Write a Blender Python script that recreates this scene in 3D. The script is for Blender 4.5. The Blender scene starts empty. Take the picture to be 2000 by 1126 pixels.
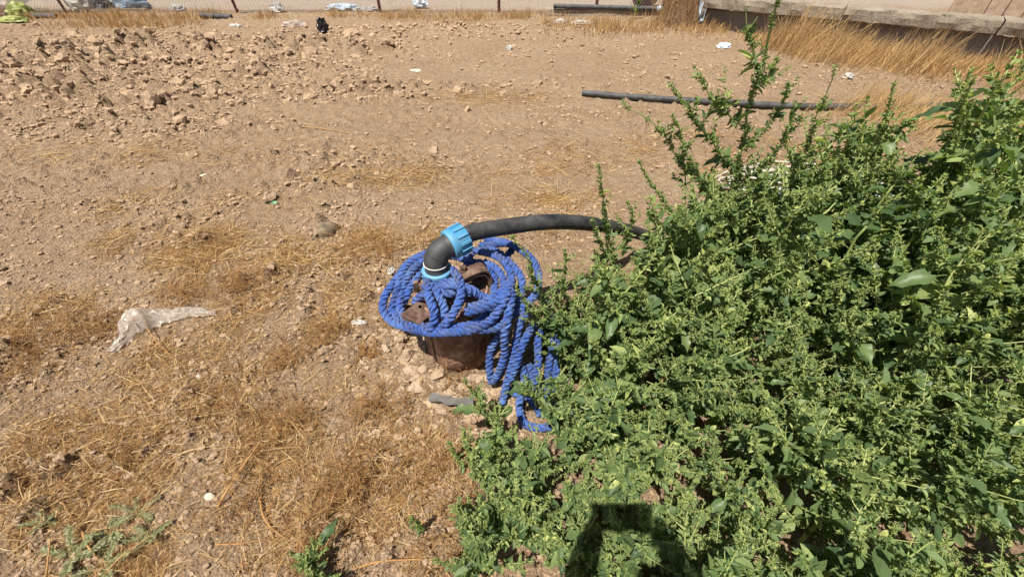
import bpy, bmesh, math, random
import numpy as np
from mathutils import Vector, Matrix
R = math.radians
rng = np.random.default_rng(7)
random.seed(7)
sc = bpy.context.scene
COL = sc.collection

# ------------------------------------------------------------------ camera, sky, sun, exposure
CAM_H, PITCH, FPX = 1.5, R(43.0), 760.0           # focal length in pixels of a 2000-wide frame
cam_d = bpy.data.cameras.new('camera'); cam = bpy.data.objects.new('camera', cam_d); COL.objects.link(cam)
cam.location = (0, 0, CAM_H); cam.rotation_euler = (R(90) - PITCH, 0, 0)
cam_d.sensor_width = 36.0; cam_d.lens = 36.0 * FPX / 2000.0
cam_d.clip_start = 0.01; cam_d.clip_end = 3000
sc.camera = cam
LDIR = Vector((0.25, 0.32, -1.0)).normalized()     # the way the sunlight travels
world = bpy.data.worlds.new('World'); sc.world = world; world.use_nodes = True
wn = world.node_tree.nodes; wl = world.node_tree.links
sky = wn.new('ShaderNodeTexSky'); sky.sky_type = 'NISHITA'; sky.sun_disc = False
sky.sun_elevation = math.asin(-LDIR.z); sky.sun_rotation = math.atan2(-LDIR.x, -LDIR.y)
sky.dust_density = 2.0
wn['Background'].inputs['Strength'].default_value = 0.05
wl.new(sky.outputs[0], wn['Background'].inputs['Color'])
sun_d = bpy.data.lights.new('sun', 'SUN'); sun = bpy.data.objects.new('sun', sun_d); COL.objects.link(sun)
sun_d.energy = 5.0; sun_d.angle = R(0.53); sun_d.color = (1.0, 0.94, 0.84)
sun.rotation_euler = LDIR.to_track_quat('-Z', 'Y').to_euler(); sun.location = (-3, -3, 12)
sc.view_settings.view_transform = 'Standard'; sc.view_settings.look = 'None'
sc.view_settings.exposure = 0.62; sc.view_settings.gamma = 1.0
sc.view_settings.use_curve_mapping = False
sc.cycles.max_bounces = 6; sc.cycles.transparent_max_bounces = 12
sc.cycles.diffuse_bounces = 3; sc.cycles.transmission_bounces = 4

# ------------------------------------------------------------------ where a thing of the photograph stands
SP, CP = math.sin(PITCH), math.cos(PITCH)
def ray(px, py):
    u, v = (px - 1000) / FPX, (563 - py) / FPX
    return np.array([u, CP + v * SP, -SP + v * CP])
def onground(px, py, z=0.0):
    d = ray(px, py); return np.array([0, 0, CAM_H]) + d * ((z - CAM_H) / d[2])
def at(px, py, Y):
    d = ray(px, py); return np.array([0, 0, CAM_H]) + d * (Y / d[1])

# ------------------------------------------------------------------ noise
def h2(ix, iy, s):
    n = (ix.astype(np.int64) * 374761393 + iy.astype(np.int64) * 668265263 + s * 1442695041) & 0xffffffff
    n = ((n ^ (n >> 13)) * 1274126177) & 0xffffffff
    n = ((n ^ (n >> 16)) * 2246822519) & 0xffffffff
    return ((n ^ (n >> 15)) & 0xffffff) / float(0x1000000)
def vnoise(x, y, s=0):
    x = np.asarray(x, float); y = np.asarray(y, float)
    ix = np.floor(x); iy = np.floor(y); fx = x - ix; fy = y - iy
    fx = fx * fx * (3 - 2 * fx); fy = fy * fy * (3 - 2 * fy)
    a = h2(ix, iy, s); b = h2(ix + 1, iy, s); c = h2(ix, iy + 1, s); d = h2(ix + 1, iy + 1, s)
    return (a * (1 - fx) + b * fx) * (1 - fy) + (c * (1 - fx) + d * fx) * fy
def fbm(x, y, s=0, o=4):
    t = 0; a = .5
    for k in range(o):
        t = t + a * (vnoise(x, y, s + k) - .5); x = x * 2.03 + 11.3; y = y * 2.03 - 7.1; a *= .5
    return t
def domes(x, y, cell, dens, s):
    X = x / cell; Y = y / cell; ix = np.floor(X); iy = np.floor(Y); h = np.zeros_like(X)
    for dx in (-1, 0, 1):
        for dy in (-1, 0, 1):
            cx = ix + dx; cy = iy + dy
            px = cx + h2(cx, cy, s); py = cy + h2(cx, cy, s + 1); r = .18 + .5 * h2(cx, cy, s + 2) ** 1.5
            ex = h2(cx, cy, s + 3) < dens
            an = h2(cx, cy, s + 4) * 3.14; ca = np.cos(an); sa = np.sin(an)
            ux = (X - px) * ca + (Y - py) * sa; uy = -(X - px) * sa + (Y - py) * ca
            d2 = (ux * ux + (uy * 1.5) ** 2) / (r * r)
            hh = np.where(ex, r * np.sqrt(np.clip(1 - d2, 0, 1)), 0); h = np.maximum(h, hh)
    return h * cell
def sstep(a, b, x):
    t = np.clip((x - a) / (b - a), 0, 1); return t * t * (3 - 2 * t)
def ell(x, y, px, py, rx, ry):                       # soft patch of ground round a spot of the photograph, radii in metres
    c = onground(px, py); return np.clip(1 - np.sqrt(((x - c[0]) / rx) ** 2 + ((y - c[1]) / ry) ** 2), 0, 1)

WELL = np.array([-0.25, 1.185])                      # axis of the well casing
def clodmask(x, y):
    m = ell(x, y, 100, 130, 5.5, 2.6) * 1.7 + ell(x, y, 420, 110, 3.4, 2.2) * 1.2 + ell(x, y, 250, 210, 2.2, .9) * .8 + ell(x, y, 640, 90, 2.2, 1.0) * .7 + ell(x, y, 760, 175, 1.7, .55) * 1.2 + ell(x, y, 700, 315, 1.0, .28) * 1.2
    m = m + ell(x, y, 900, 60, 2.2, 1.1) + ell(x, y, 1090, 170, 1.5, .5) * .5 + ell(x, y, 540, 370, .5, .3) * .7 + ell(x, y, 300, 250, 2.2, .5) * .6
    return np.clip(m, 0, 1.2)
def ground_z(x, y):
    x = np.asarray(x, float); y = np.asarray(y, float)
    far = 1 - sstep(14, 30, np.hypot(x, y))
    wx = x + .05 * fbm(x * 9, y * 9, 51, 3); wy = y + .05 * fbm(x * 9, y * 9, 61, 3)
    m = clodmask(x, y) * (.5 + 1.0 * vnoise(x * 1.7, y * 1.7, 5))
    z = .05 * fbm(x * .6, y * .6, 1, 3) + .018 * fbm(x * 3.1, y * 3.1, 9, 3)
    z = z + m * (.60 * domes(wx, wy, .28, .45, 20) + 1.05 * domes(wx, wy, .12, .8, 30) + .035 * fbm(x * 6, y * 6, 40, 3))
    near = 1 - sstep(2.5, 6.5, y)
    rough = .35 + .75 * sstep(.4, .62, vnoise(x * 2.3, y * 2.3, 77))
    z = z + rough * (.9 * domes(wx, wy, .11, .28, 35) * near + .85 * domes(wx, wy, .060, .6, 31) + near * .75 * domes(wx, wy, .026, .75, 41)) + .014 * fbm(x * 22, y * 22, 3, 3) * rough
    z = z + .018 * np.sin((y + .10 * x) * 9 + 1.5 * fbm(x, y, 13, 2)) * sstep(2.2, 2.8, y) * (1 - sstep(4.6, 5.6, y)) * .6
    dw = np.hypot(x - WELL[0], y - WELL[1]); z = z + .05 * np.exp(-(np.hypot(x - WELL[0] + .17, y - WELL[1] + .10) / .17) ** 2) + .03 * np.exp(-(np.hypot(x - WELL[0] + .02, y - WELL[1] + .28) / .13) ** 2)
    c0 = np.exp(-(dw / .5) ** 2)
    z = z + c0 * (.7 * domes(wx, wy, .07, .9, 90))
    z = z + (.25 + rough) * .5 * (.016 * np.abs(fbm(x * 38, y * 38, 71, 2)) + .010 * fbm(x * 80, y * 80, 81, 2)) * (1 - sstep(3, 7, y)) + m * .05 * fbm(x * 14, y * 14, 55, 3)
    z = z + .05 * sstep(8.0, 9.0, y) * (.5 + fbm(x * .8, y * .8, 33, 2))
    return (z - .012) * far
def gz(p): return float(ground_z(np.array([p[0]]), np.array([p[1]]))[0])

# ------------------------------------------------------------------ mesh helpers
class MB:
    def __init__(s): s.v = []; s.f = {}; s.t = {}; s.n = 0
    def add(s, v, f, tint=0.5):
        v = np.asarray(v, float).reshape(-1, 3); f = np.asarray(f, np.int64); k = f.shape[1]
        s.f.setdefault(k, []).append(f + s.n); s.v.append(v)
        s.t.setdefault(0, []).append(np.broadcast_to(np.asarray(tint, float), (len(v),)).copy()); s.n += len(v)
    def mesh(s, name, smooth=True):
        me = bpy.data.meshes.new(name)
        if not s.n: return me
        v = np.concatenate(s.v); me.vertices.add(len(v)); me.vertices.foreach_set('co', v.astype(np.float32).ravel())
        idx = []; tot = []
        for k in sorted(s.f):
            a = np.concatenate(s.f[k]); idx.append(a.ravel()); tot.append(np.full(len(a), k))
        idx = np.concatenate(idx); tot = np.concatenate(tot)
        me.loops.add(len(idx)); me.loops.foreach_set('vertex_index', idx.astype(np.int32))
        me.polygons.add(len(tot)); st = np.concatenate([[0], np.cumsum(tot)[:-1]])
        me.polygons.foreach_set('loop_start', st.astype(np.int32))
        me.polygons.foreach_set('use_smooth', np.full(len(tot), smooth))
        a = me.attributes.new('tint', 'FLOAT', 'POINT'); a.data.foreach_set('value', np.concatenate(s.t[0]).astype(np.float32))
        me.update(calc_edges=True); me.validate(); return me
def link(name, me, mat=None, parent=None, loc=None):
    o = bpy.data.objects.new(name, me); COL.objects.link(o)
    if mat and not me.materials: me.materials.append(mat)
    if parent is not None: o.parent = parent
    if loc is not None: o.location = loc
    return o
def tag(o, label=None, cat=None, group=None, kind=None):
    if label: o['label'] = label
    if cat: o['category'] = cat
    if group: o['group'] = group
    if kind: o['kind'] = kind
    return o
def thing(name, label, cat, loc=(0, 0, 0), group=None):
    return tag(link(name, None, loc=loc), label, cat, group)

def frames(P):
    P = np.asarray(P, float); T = np.gradient(P, axis=0); T /= np.linalg.norm(T, axis=1, keepdims=True) + 1e-12
    N = np.zeros_like(P); a = np.array([0, 0, 1.0])
    if abs(T[0] @ a) > .9: a = np.array([1.0, 0, 0])
    n = a - T[0] * (a @ T[0]); n /= np.linalg.norm(n)
    for i in range(len(P)):
        n = n - T[i] * (n @ T[i]); n = n / (np.linalg.norm(n) + 1e-12); N[i] = n
    return T, N, np.cross(T, N)
def tube(mb, P, rad, sides=6, tint=.5, cap=True):
    P = np.asarray(P, float); n = len(P); T, N, B = frames(P); rad = np.broadcast_to(np.asarray(rad, float), (n,))
    a = np.arange(sides) * 2 * np.pi / sides
    V = P[:, None, :] + rad[:, None, None] * (np.cos(a)[None, :, None] * N[:, None, :] + np.sin(a)[None, :, None] * B[:, None, :])
    i, j = np.meshgrid(np.arange(n - 1), np.arange(sides), indexing='ij'); j2 = (j + 1) % sides
    F = np.stack([i * sides + j, i * sides + j2, (i + 1) * sides + j2, (i + 1) * sides + j], -1).reshape(-1, 4)
    t = np.asarray(tint, float)
    if t.ndim: t = np.repeat(t, sides)
    base = mb.n; mb.add(V.reshape(-1, 3), F, t)
    if cap:
        for e, ring in ((0, np.arange(sides)[::-1]), (n - 1, np.arange(sides) + (n - 1) * sides)):
            mb.f.setdefault(sides, []).append((ring + base)[None, :])
def catmull(C, step):
    C = np.asarray(C, float); C = np.vstack([2 * C[0] - C[1], C, 2 * C[-1] - C[-2]]); out = []
    for i in range(1, len(C) - 2):
        p0, p1, p2, p3 = C[i - 1:i + 3]; n = max(2, int(np.linalg.norm(p2 - p1) / step))
        t = np.linspace(0, 1, n, endpoint=False)[:, None]
        out.append(.5 * (2 * p1 + (p2 - p0) * t + (2 * p0 - 5 * p1 + 4 * p2 - p3) * t ** 2 + (-p0 + 3 * p1 - 3 * p2 + p3) * t ** 3))
    out.append(C[-2][None]); return np.vstack(out)
def lathe(mb, prof, sides, O=(0, 0, 0), axis=(0, 0, 1), tint=.5, closed=False):
    O = np.asarray(O, float); A = np.asarray(axis, float); A = A / np.linalg.norm(A)
    h = np.array([1.0, 0, 0]) if abs(A[0]) < .9 else np.array([0, 1.0, 0]); N = h - A * (h @ A); N /= np.linalg.norm(N); B = np.cross(A, N)
    prof = np.asarray(prof, float); n = len(prof); a = np.arange(sides) * 2 * np.pi / sides
    V = O + prof[:, 1][:, None, None] * A + prof[:, 0][:, None, None] * (np.cos(a)[None, :, None] * N + np.sin(a)[None, :, None] * B)
    i, j = np.meshgrid(np.arange(n if closed else n - 1), np.arange(sides), indexing='ij'); j2 = (j + 1) % sides; i2 = (i + 1) % n
    F = np.stack([i * sides + j, i * sides + j2, i2 * sides + j2, i2 * sides + j], -1).reshape(-1, 4)
    mb.add(V.reshape(-1, 3), F, tint)
def box(mb, c, X, Y, Z, tint=.5):
    c, X, Y, Z = [np.asarray(q, float) for q in (c, X, Y, Z)]
    V = [c + a * X + b * Y + d * Z for d in (-1, 1) for a, b in ((-1, -1), (1, -1), (1, 1), (-1, 1))]
    mb.add(V, [[3, 2, 1, 0], [4, 5, 6, 7], [0, 1, 5, 4], [1, 2, 6, 5], [2, 3, 7, 6], [3, 0, 4, 7]], tint)
def ico(sub):
    bm = bmesh.new(); bmesh.ops.create_icosphere(bm, subdivisions=sub, radius=1)
    v = np.array([q.co[:] for q in bm.verts]); f = np.array([[q.index for q in p.verts] for p in bm.faces]); bm.free(); return v, f
ICO1, ICO2, ICO3 = ico(1), ico(2), ico(3)
def rock_mesh(name, seed, src=ICO2, flat=.7, cuts=9, rough=.10):
    r = np.random.default_rng(seed); v, f = src; v = v.copy()
    lo = .45 if cuts > 6 else .62
    for k in range(cuts):                           # flat broken faces
        n = r.normal(size=3); n /= np.linalg.norm(n); d = r.uniform(lo, .88)
        ex = np.clip(v @ n - d, 0, None); v -= ex[:, None] * n
    v *= 1 + rough * r.normal(size=(len(v), 1)) * .6
    v *= np.array([r.uniform(.8, 1.2), r.uniform(.7, 1.0), flat]); v[:, 2] -= v[:, 2].min() * .55
    mb = MB(); mb.add(v, f, r.uniform(.2, .8)); return mb.mesh(name, smooth=(cuts <= 6))
def crumple_mesh(name, seed, sx, sy, sz, amp=.45, sub=ICO3):
    r = np.random.default_rng(seed); v, f = sub; v = v.copy(); o = np.zeros(len(v))
    for k in range(14):
        n = r.normal(size=3); n /= np.linalg.norm(n); fr = r.uniform(2, 7)
        o += np.abs(((v @ n) * fr + r.uniform(0, 2)) % 2 - 1) / 14 * 2
    v = v * (1 - amp + amp * 2 * (o[:, None] - .5)); v += r.normal(size=v.shape) * .035
    v *= np.array([sx, sy, sz]); v[:, 2] = np.where(v[:, 2] < 0, v[:, 2] * .35, v[:, 2])
    v[:, 2] -= v[:, 2].min(); mb = MB(); mb.add(v, f); return mb.mesh(name, smooth=False)

# ------------------------------------------------------------------ materials
def material(name):
    m = bpy.data.materials.new(name); m.use_nodes = True; nt = m.node_tree
    return m, nt, nt.nodes, nt.links, nt.nodes['Principled BSDF']
def noise_node(N, L, vec, scale, detail=5, rough=.6):
    n = N.new('ShaderNodeTexNoise'); n.inputs['Scale'].default_value = scale; n.inputs['Detail'].default_value = detail
    n.inputs['Roughness'].default_value = rough; L.new(vec, n.inputs['Vector']); return n.outputs['Fac']
def ramp(N, L, fac, stops):
    n = N.new('ShaderNodeValToRGB'); e = n.color_ramp.elements
    while len(e) < len(stops): e.new(.5)
    for q, (p, c) in zip(e, stops): q.position = p; q.color = (*c, 1)
    L.new(fac, n.inputs['Fac']); return n.outputs['Color']
def mixc(N, L, fac, a, b, mode='MIX'):
    n = N.new('ShaderNodeMix'); n.data_type = 'RGBA'; n.blend_type = mode
    if isinstance(fac, (int, float)): n.inputs[0].default_value = fac
    else: L.new(fac, n.inputs[0])
    for s, q in ((6, a), (7, b)):
        if isinstance(q, tuple): n.inputs[s].default_value = (*q, 1)
        else: L.new(q, n.inputs[s])
    return n.outputs[2]
def math_node(N, L, op, a, b=None):
    n = N.new('ShaderNodeMath'); n.operation = op
    for s, q in enumerate((a, b)):
        if q is None: continue
        if isinstance(q, (int, float)): n.inputs[s].default_value = q
        else: L.new(q, n.inputs[s])
    return n.outputs[0]
def bump(N, L, P, h, dist, strength=1.0):
    b = N.new('ShaderNodeBump'); b.inputs['Distance'].default_value = dist; b.inputs['Strength'].default_value = strength
    L.new(h, b.inputs['Height']); L.new(b.outputs[0], P.inputs['Normal'])
def simple(name, stops, scale, rough=.8, bscale=None, bdist=.002, metal=0, spec=.3, detail=5, coord='Object'):
    m, nt, N, L, P = material(name); tc = N.new('ShaderNodeTexCoord').outputs[coord]
    if coord == 'Object':
        g = N.new('ShaderNodeNewGeometry').outputs['Position']; tc = g
    c = ramp(N, L, noise_node(N, L, tc, scale, detail), stops); L.new(c, P.inputs['Base Color'])
    P.inputs['Roughness'].default_value = rough; P.inputs['Metallic'].default_value = metal
    P.inputs['Specular IOR Level'].default_value = spec
    if bscale: bump(N, L, P, noise_node(N, L, tc, bscale, 6, .7), bdist)
    return m
def tinted(name, stops, rough=.7, transl=0.0, tcol=None, var=.12, spec=.3):
    m, nt, N, L, P = material(name); a = N.new('ShaderNodeAttribute'); a.attribute_name = 'tint'
    pos = N.new('ShaderNodeNewGeometry').outputs['Position']
    oi = N.new('ShaderNodeObjectInfo').outputs['Random']
    t = math_node(N, L, 'ADD', a.outputs['Fac'], math_node(N, L, 'MULTIPLY', math_node(N, L, 'SUBTRACT', noise_node(N, L, pos, 60, 3), .5), var * 2))
    t = math_node(N, L, 'ADD', t, math_node(N, L, 'MULTIPLY', math_node(N, L, 'SUBTRACT', oi, .5), .16))
    c = ramp(N, L, t, stops); L.new(c, P.inputs['Base Color']); P.inputs['Roughness'].default_value = rough
    P.inputs['Specular IOR Level'].default_value = spec
    if transl:
        tr = N.new('ShaderNodeBsdfTranslucent'); mx = N.new('ShaderNodeMixShader'); mx.inputs[0].default_value = transl
        tc = mixc(N, L, 1.0, c, tcol, 'MULTIPLY'); L.new(tc, tr.inputs['Color'])
        L.new(P.outputs[0], mx.inputs[1]); L.new(tr.outputs[0], mx.inputs[2]); L.new(mx.outputs[0], N['Material Output'].inputs['Surface'])
    return m

# soil: dusty tan with paler and redder drifts; the track beyond the fence is paler
def soil_material():
    m, nt, N, L, P = material('dry_soil'); pos = N.new('ShaderNodeNewGeometry').outputs['Position']
    a = noise_node(N, L, pos, 1.1, 5); b = noise_node(N, L, pos, 14, 6); d = noise_node(N, L, pos, 90, 6, .7)
    c1 = ramp(N, L, a, [(.3, (.38, .256, .158)), (.5, (.455, .322, .208)), (.7, (.515, .384, .258))])
    c2 = ramp(N, L, b, [(.3, (.27, .178, .108)), (.52, (.42, .298, .196)), (.72, (.57, .44, .315))])
    c = mixc(N, L, .5, c1, c2)
    sp = ramp(N, L, d, [(.34, (.78, .74, .70)), (.55, (1, 1, 1)), (.75, (1.12, 1.1, 1.08))]); c = mixc(N, L, .75, c, sp, 'MULTIPLY')
    xyz = N.new('ShaderNodeSeparateXYZ'); L.new(pos, xyz.inputs[0])
    edge = math_node(N, L, 'ADD', xyz.outputs['Y'], math_node(N, L, 'MULTIPLY', a, 3.0))
    mr = N.new('ShaderNodeMapRange'); mr.inputs[1].default_value = 12.6; mr.inputs[2].default_value = 13.6; L.new(edge, mr.inputs[0])
    c = mixc(N, L, mr.outputs[0], c, (.45, .365, .29)); L.new(c, P.inputs['Base Color'])
    P.inputs['Roughness'].default_value = .95; P.inputs['Specular IOR Level'].default_value = .1
    v = N.new('ShaderNodeTexVoronoi'); v.inputs['Scale'].default_value = 70; v.feature = 'F1'; L.new(pos, v.inputs['Vector'])
    h = math_node(N, L, 'ADD', math_node(N, L, 'MULTIPLY', d, .9), math_node(N, L, 'MULTIPLY', v.outputs['Distance'], -.5))
    h = math_node(N, L, 'ADD', h, math_node(N, L, 'MULTIPLY', noise_node(N, L, pos, 30, 5, .65), 1.5))
    bump(N, L, P, math_node(N, L, 'ADD', h, math_node(N, L, 'MULTIPLY', noise_node(N, L, pos, 10, 6, .7), 3.2)), .026)
    return m
M = {}
M['soil'] = soil_material()
M['clod'] = simple('soil_clod', [(.3, (.32, .22, .14)), (.55, (.41, .294, .195)), (.75, (.48, .36, .252))], 25, .95, 60, .010, spec=.1)
M['stone'] = simple('pale_rubble', [(.3, (.28, .205, .135)), (.5, (.375, .28, .19)), (.72, (.43, .345, .255))], 9, .9, 80, .003, spec=.15)
M['greystone'] = simple('grey_flint', [(.36, (.07, .065, .06)), (.5, (.19, .14, .085)), (.64, (.30, .235, .16))], 16, .8, 60, .004)
M['pale_chip'] = simple('pale_chip', [(.3, (.60, .52, .38)), (.7, (.72, .64, .50))], 30, .8, 80, .001)
M['green_chip'] = simple('green_stone', [(.3, (.17, .34, .22)), (.7, (.26, .45, .30))], 30, .6, 80, .001)
M['straw'] = tinted('dry_straw', [(0, (.20, .11, .046)), (.35, (.37, .215, .087)), (.65, (.54, .365, .16)), (1, (.71, .57, .33))], .7, .25, (1, .85, .6))
M['weed'] = tinted('dead_weed', [(0, (.15, .075, .035)), (.5, (.33, .17, .06)), (1, (.50, .31, .13))], .8)
M['leaf'] = tinted('amaranth_leaf', [(0, (.068, .110, .045)), (.4, (.142, .208, .080)), (.7, (.245, .315, .115)), (1, (.42, .45, .16))], .55, .32, (1.5, 1.65, .6), spec=.35)
M['bigleaf'] = tinted('broad_leaf', [(0, (.055, .098, .040)), (.5, (.105, .165, .062)), (1, (.24, .30, .10))], .45, .32, (1.5, 1.7, .6), spec=.4)
M['flower'] = tinted('seed_cluster', [(0, (.12, .19, .05)), (.5, (.22, .31, .08)), (1, (.36, .42, .13))], .7, .25, (1.2, 1.3, .7))
M['stem'] = tinted('green_stem', [(0, (.19, .24, .075)), (.5, (.32, .37, .13)), (1, (.46, .47, .21))], .5)
M['sage'] = tinted('grey_green_leaf', [(0, (.26, .27, .14)), (.5, (.36, .37, .21)), (1, (.46, .46, .29))], .7, .2, (1.2, 1.3, .8))

def rope_material():
    m, nt, N, L, P = material('blue_rope'); a = N.new('ShaderNodeAttribute'); a.attribute_name = 'tint'
    pos = N.new('ShaderNodeNewGeometry').outputs['Position']
    w = math_node(N, L, 'SINE', math_node(N, L, 'MULTIPLY', a.outputs['Fac'], 1.0))
    f = noise_node(N, L, pos, 7, 4); g = noise_node(N, L, pos, 320, 4, .7)
    c = ramp(N, L, f, [(.30, (.018, .060, .27)), (.50, (.032, .098, .38)), (.64, (.068, .150, .42)), (.80, (.18, .215, .40))])
    c = mixc(N, L, .55, c, ramp(N, L, g, [(.3, (.6, .6, .65)), (.6, (1, 1, 1)), (.8, (1.35, 1.3, 1.15))]), 'MULTIPLY')
    du = ramp(N, L, noise_node(N, L, pos, 16, 6, .75), [(.46, (0, 0, 0)), (.76, (.42, .42, .42))]); c = mixc(N, L, du, c, (.20, .235, .33))
    L.new(c, P.inputs['Base Color']); P.inputs['Roughness'].default_value = .75; P.inputs['Specular IOR Level'].default_value = .35
    P.inputs['Sheen Weight'].default_value = .15
    bump(N, L, P, math_node(N, L, 'ADD', w, math_node(N, L, 'MULTIPLY', g, 1.2)), .0022)
    return m
M['rope'] = rope_material()
def plastic(name, col, dusty, rough, amt=.35, scratch=True):
    m, nt, N, L, P = material(name); pos = N.new('ShaderNodeNewGeometry').outputs['Position']
    f = noise_node(N, L, pos, 11, 6, .7); nz = N.new('ShaderNodeSeparateXYZ'); L.new(N.new('ShaderNodeNewGeometry').outputs['Normal'], nz.inputs[0])
    fac = math_node(N, L, 'MULTIPLY', ramp(N, L, f, [(.38, (0, 0, 0)), (.72, (1, 1, 1))]), amt)
    c = mixc(N, L, fac, col, dusty); L.new(c, P.inputs['Base Color'])
    r = N.new('ShaderNodeMapRange'); r.inputs[3].default_value = rough; r.inputs[4].default_value = min(1, rough + .35); L.new(f, r.inputs[0]); L.new(r.outputs[0], P.inputs['Roughness'])
    bump(N, L, P, noise_node(N, L, pos, 140, 5, .7), .0008)
    return m
M['hdpe'] = plastic('black_polyethylene', (.014, .015, .018), (.17, .155, .14), .38, .45)
M['oldpipe'] = plastic('weathered_black_pipe', (.030, .032, .038), (.20, .19, .18), .5, .6)
M['elbow'] = plastic('dark_grey_plastic', (.030, .032, .034), (.15, .14, .13), .42, .35)
M['nut'] = plastic('light_blue_plastic', (.065, .265, .46), (.30, .37, .41), .38, .35)
M['ring'] = plastic('white_seal', (.62, .60, .55), (.45, .40, .33), .6)
M['rust'] = simple('rusted_steel', [(.28, (.055, .032, .025)), (.45, (.125, .075, .055)), (.6, (.20, .135, .105)), (.78, (.31, .235, .19))], 30, .85, 120, .0012, spec=.2)
M['rustdark'] = simple('rusted_casing', [(.32, (.11, .055, .038)), (.46, (.22, .12, .082)), (.56, (.32, .19, .135)), (.68, (.45, .33, .24))], 16, .9, 90, .0018, spec=.15)
M['post'] = simple('red_oxide_paint', [(.35, (.115, .035, .026)), (.6, (.18, .065, .048)), (.75, (.22, .11, .07))], 12, .8, 90, .001)
M['wire'] = simple('galvanised_wire', [(.3, (.20, .16, .13)), (.7, (.34, .29, .25))], 4, .6, metal=.3)
M['concrete'] = simple('old_concrete', [(.3, (.20, .165, .125)), (.5, (.28, .235, .18)), (.72, (.36, .305, .245))], 3.5, .95, 28, .02, spec=.1)
M['render'] = simple('grey_cement_wall', [(.3, (.19, .175, .16)), (.7, (.27, .25, .225))], 2.5, .95, 40, .008, spec=.1)
M['white'] = simple('white_plastic', [(.3, (.33, .31, .28)), (.7, (.52, .51, .48))], 7, .5, 40, .003)
M['hose'] = simple('cream_hose', [(.3, (.34, .30, .23)), (.7, (.56, .52, .44))], 12, .5)
M['bluebag'] = simple('pale_blue_plastic', [(.3, (.45, .55, .66)), (.7, (.60, .68, .76))], 9, .45, 40, .003)
M['slate'] = simple('slate_blue_plastic', [(.3, (.12, .18, .25)), (.7, (.20, .27, .34))], 9, .5)
M['blackbag'] = simple('black_plastic', [(.3, (.012, .012, .016)), (.7, (.03, .03, .035))], 9, .35)
M['lime'] = simple('yellow_green_rind', [(.3, (.13, .18, .045)), (.55, (.24, .27, .075)), (.75, (.40, .37, .16))], 6, .5)
M['rubber'] = simple('grey_rubber', [(.3, (.09, .085, .08)), (.7, (.17, .16, .15))], 30, .8, 60, .002)
M['bark'] = simple('dry_bark', [(.3, (.11, .065, .035)), (.7, (.25, .16, .09))], 16, .95, 30, .02)
M['wood'] = simple('weathered_wood', [(.3, (.20, .135, .085)), (.7, (.34, .245, .17))], 14, .9, 50, .004)
M['maroon'] = simple('maroon_steel', [(.35, (.055, .018, .018)), (.7, (.11, .045, .038))], 8, .6, 50, .003)
M['cloth'] = simple('tan_sheet', [(.3, (.36, .27, .20)), (.7, (.46, .36, .28))], 5, .9)
M['skin'] = simple('skin', [(.3, (.38, .22, .15)), (.7, (.44, .27, .19))], 20, .5)
M['shirt'] = simple('dark_shirt', [(.3, (.05, .06, .08)), (.7, (.07, .08, .10))], 60, .9)
M['denim'] = simple('jeans', [(.3, (.05, .07, .12)), (.7, (.08, .10, .16))], 60, .9)
M['hair'] = simple('dark_hair', [(.3, (.012, .009, .007)), (.7, (.03, .022, .016))], 80, .6)
def film():
    m, nt, N, L, P = material('clear_film'); pos = N.new('ShaderNodeNewGeometry').outputs['Position']
    P.inputs['Base Color'].default_value = (.60, .53, .46, 1); P.inputs['Roughness'].default_value = .3
    tr = N.new('ShaderNodeBsdfTransparent'); tl = N.new('ShaderNodeBsdfTranslucent'); tl.inputs[0].default_value = (.60, .53, .46, 1)
    m1 = N.new('ShaderNodeMixShader'); m1.inputs[0].default_value = .35; L.new(P.outputs[0], m1.inputs[1]); L.new(tl.outputs[0], m1.inputs[2])
    m2 = N.new('ShaderNodeMixShader'); f = ramp(N, L, noise_node(N, L, pos, 22, 4), [(.35, (.25, .25, .25)), (.7, (.65, .65, .65))])
    L.new(f, m2.inputs[0]); L.new(m1.outputs[0], m2.inputs[1]); L.new(tr.outputs[0], m2.inputs[2])
    L.new(m2.outputs[0], N['Material Output'].inputs['Surface']); return m
M['film'] = film()

# ------------------------------------------------------------------ the ground: one sheet to the horizon
def build_ground():
    n = 590; u = np.linspace(-1.22, 1.22, n); u = np.concatenate([[-60, -20, -8, -4, -2.4, -1.7, -1.4], u, [1.4, 1.7, 2.4, 4, 8, 20, 60]])
    y = [.12]
    while y[-1] < 12.5: y.append(y[-1] + .0044 * (1.15 + y[-1]))
    y = np.array([-40, -15, -6, -3, -1.8, -1.2, -.8, -.5, -.3, -.15, 0] + y + [13, 13.6, 14.5, 16, 18, 21, 25, 32, 45, 70, 120, 220, 500, 1200])
    s = 1.15 + np.clip(y, 0, None); s = np.where(y > 30, 31 + (y - 30) * .3, s)
    X = u[None, :] * s[:, None]; Y = np.broadcast_to(y[:, None], X.shape); Z = ground_z(X.ravel(), Y.ravel())
    r, c = X.shape; i, j = np.meshgrid(np.arange(r - 1), np.arange(c - 1), indexing='ij')
    F = np.stack([i * c + j, i * c + j + 1, (i + 1) * c + j + 1, (i + 1) * c + j], -1).reshape(-1, 4)
    mb = MB(); mb.add(np.stack([X.ravel(), Y.ravel(), Z], -1), F)
    return tag(link('ground', mb.mesh('ground'), M['soil']), kind='structure')
ground = build_ground()

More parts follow.
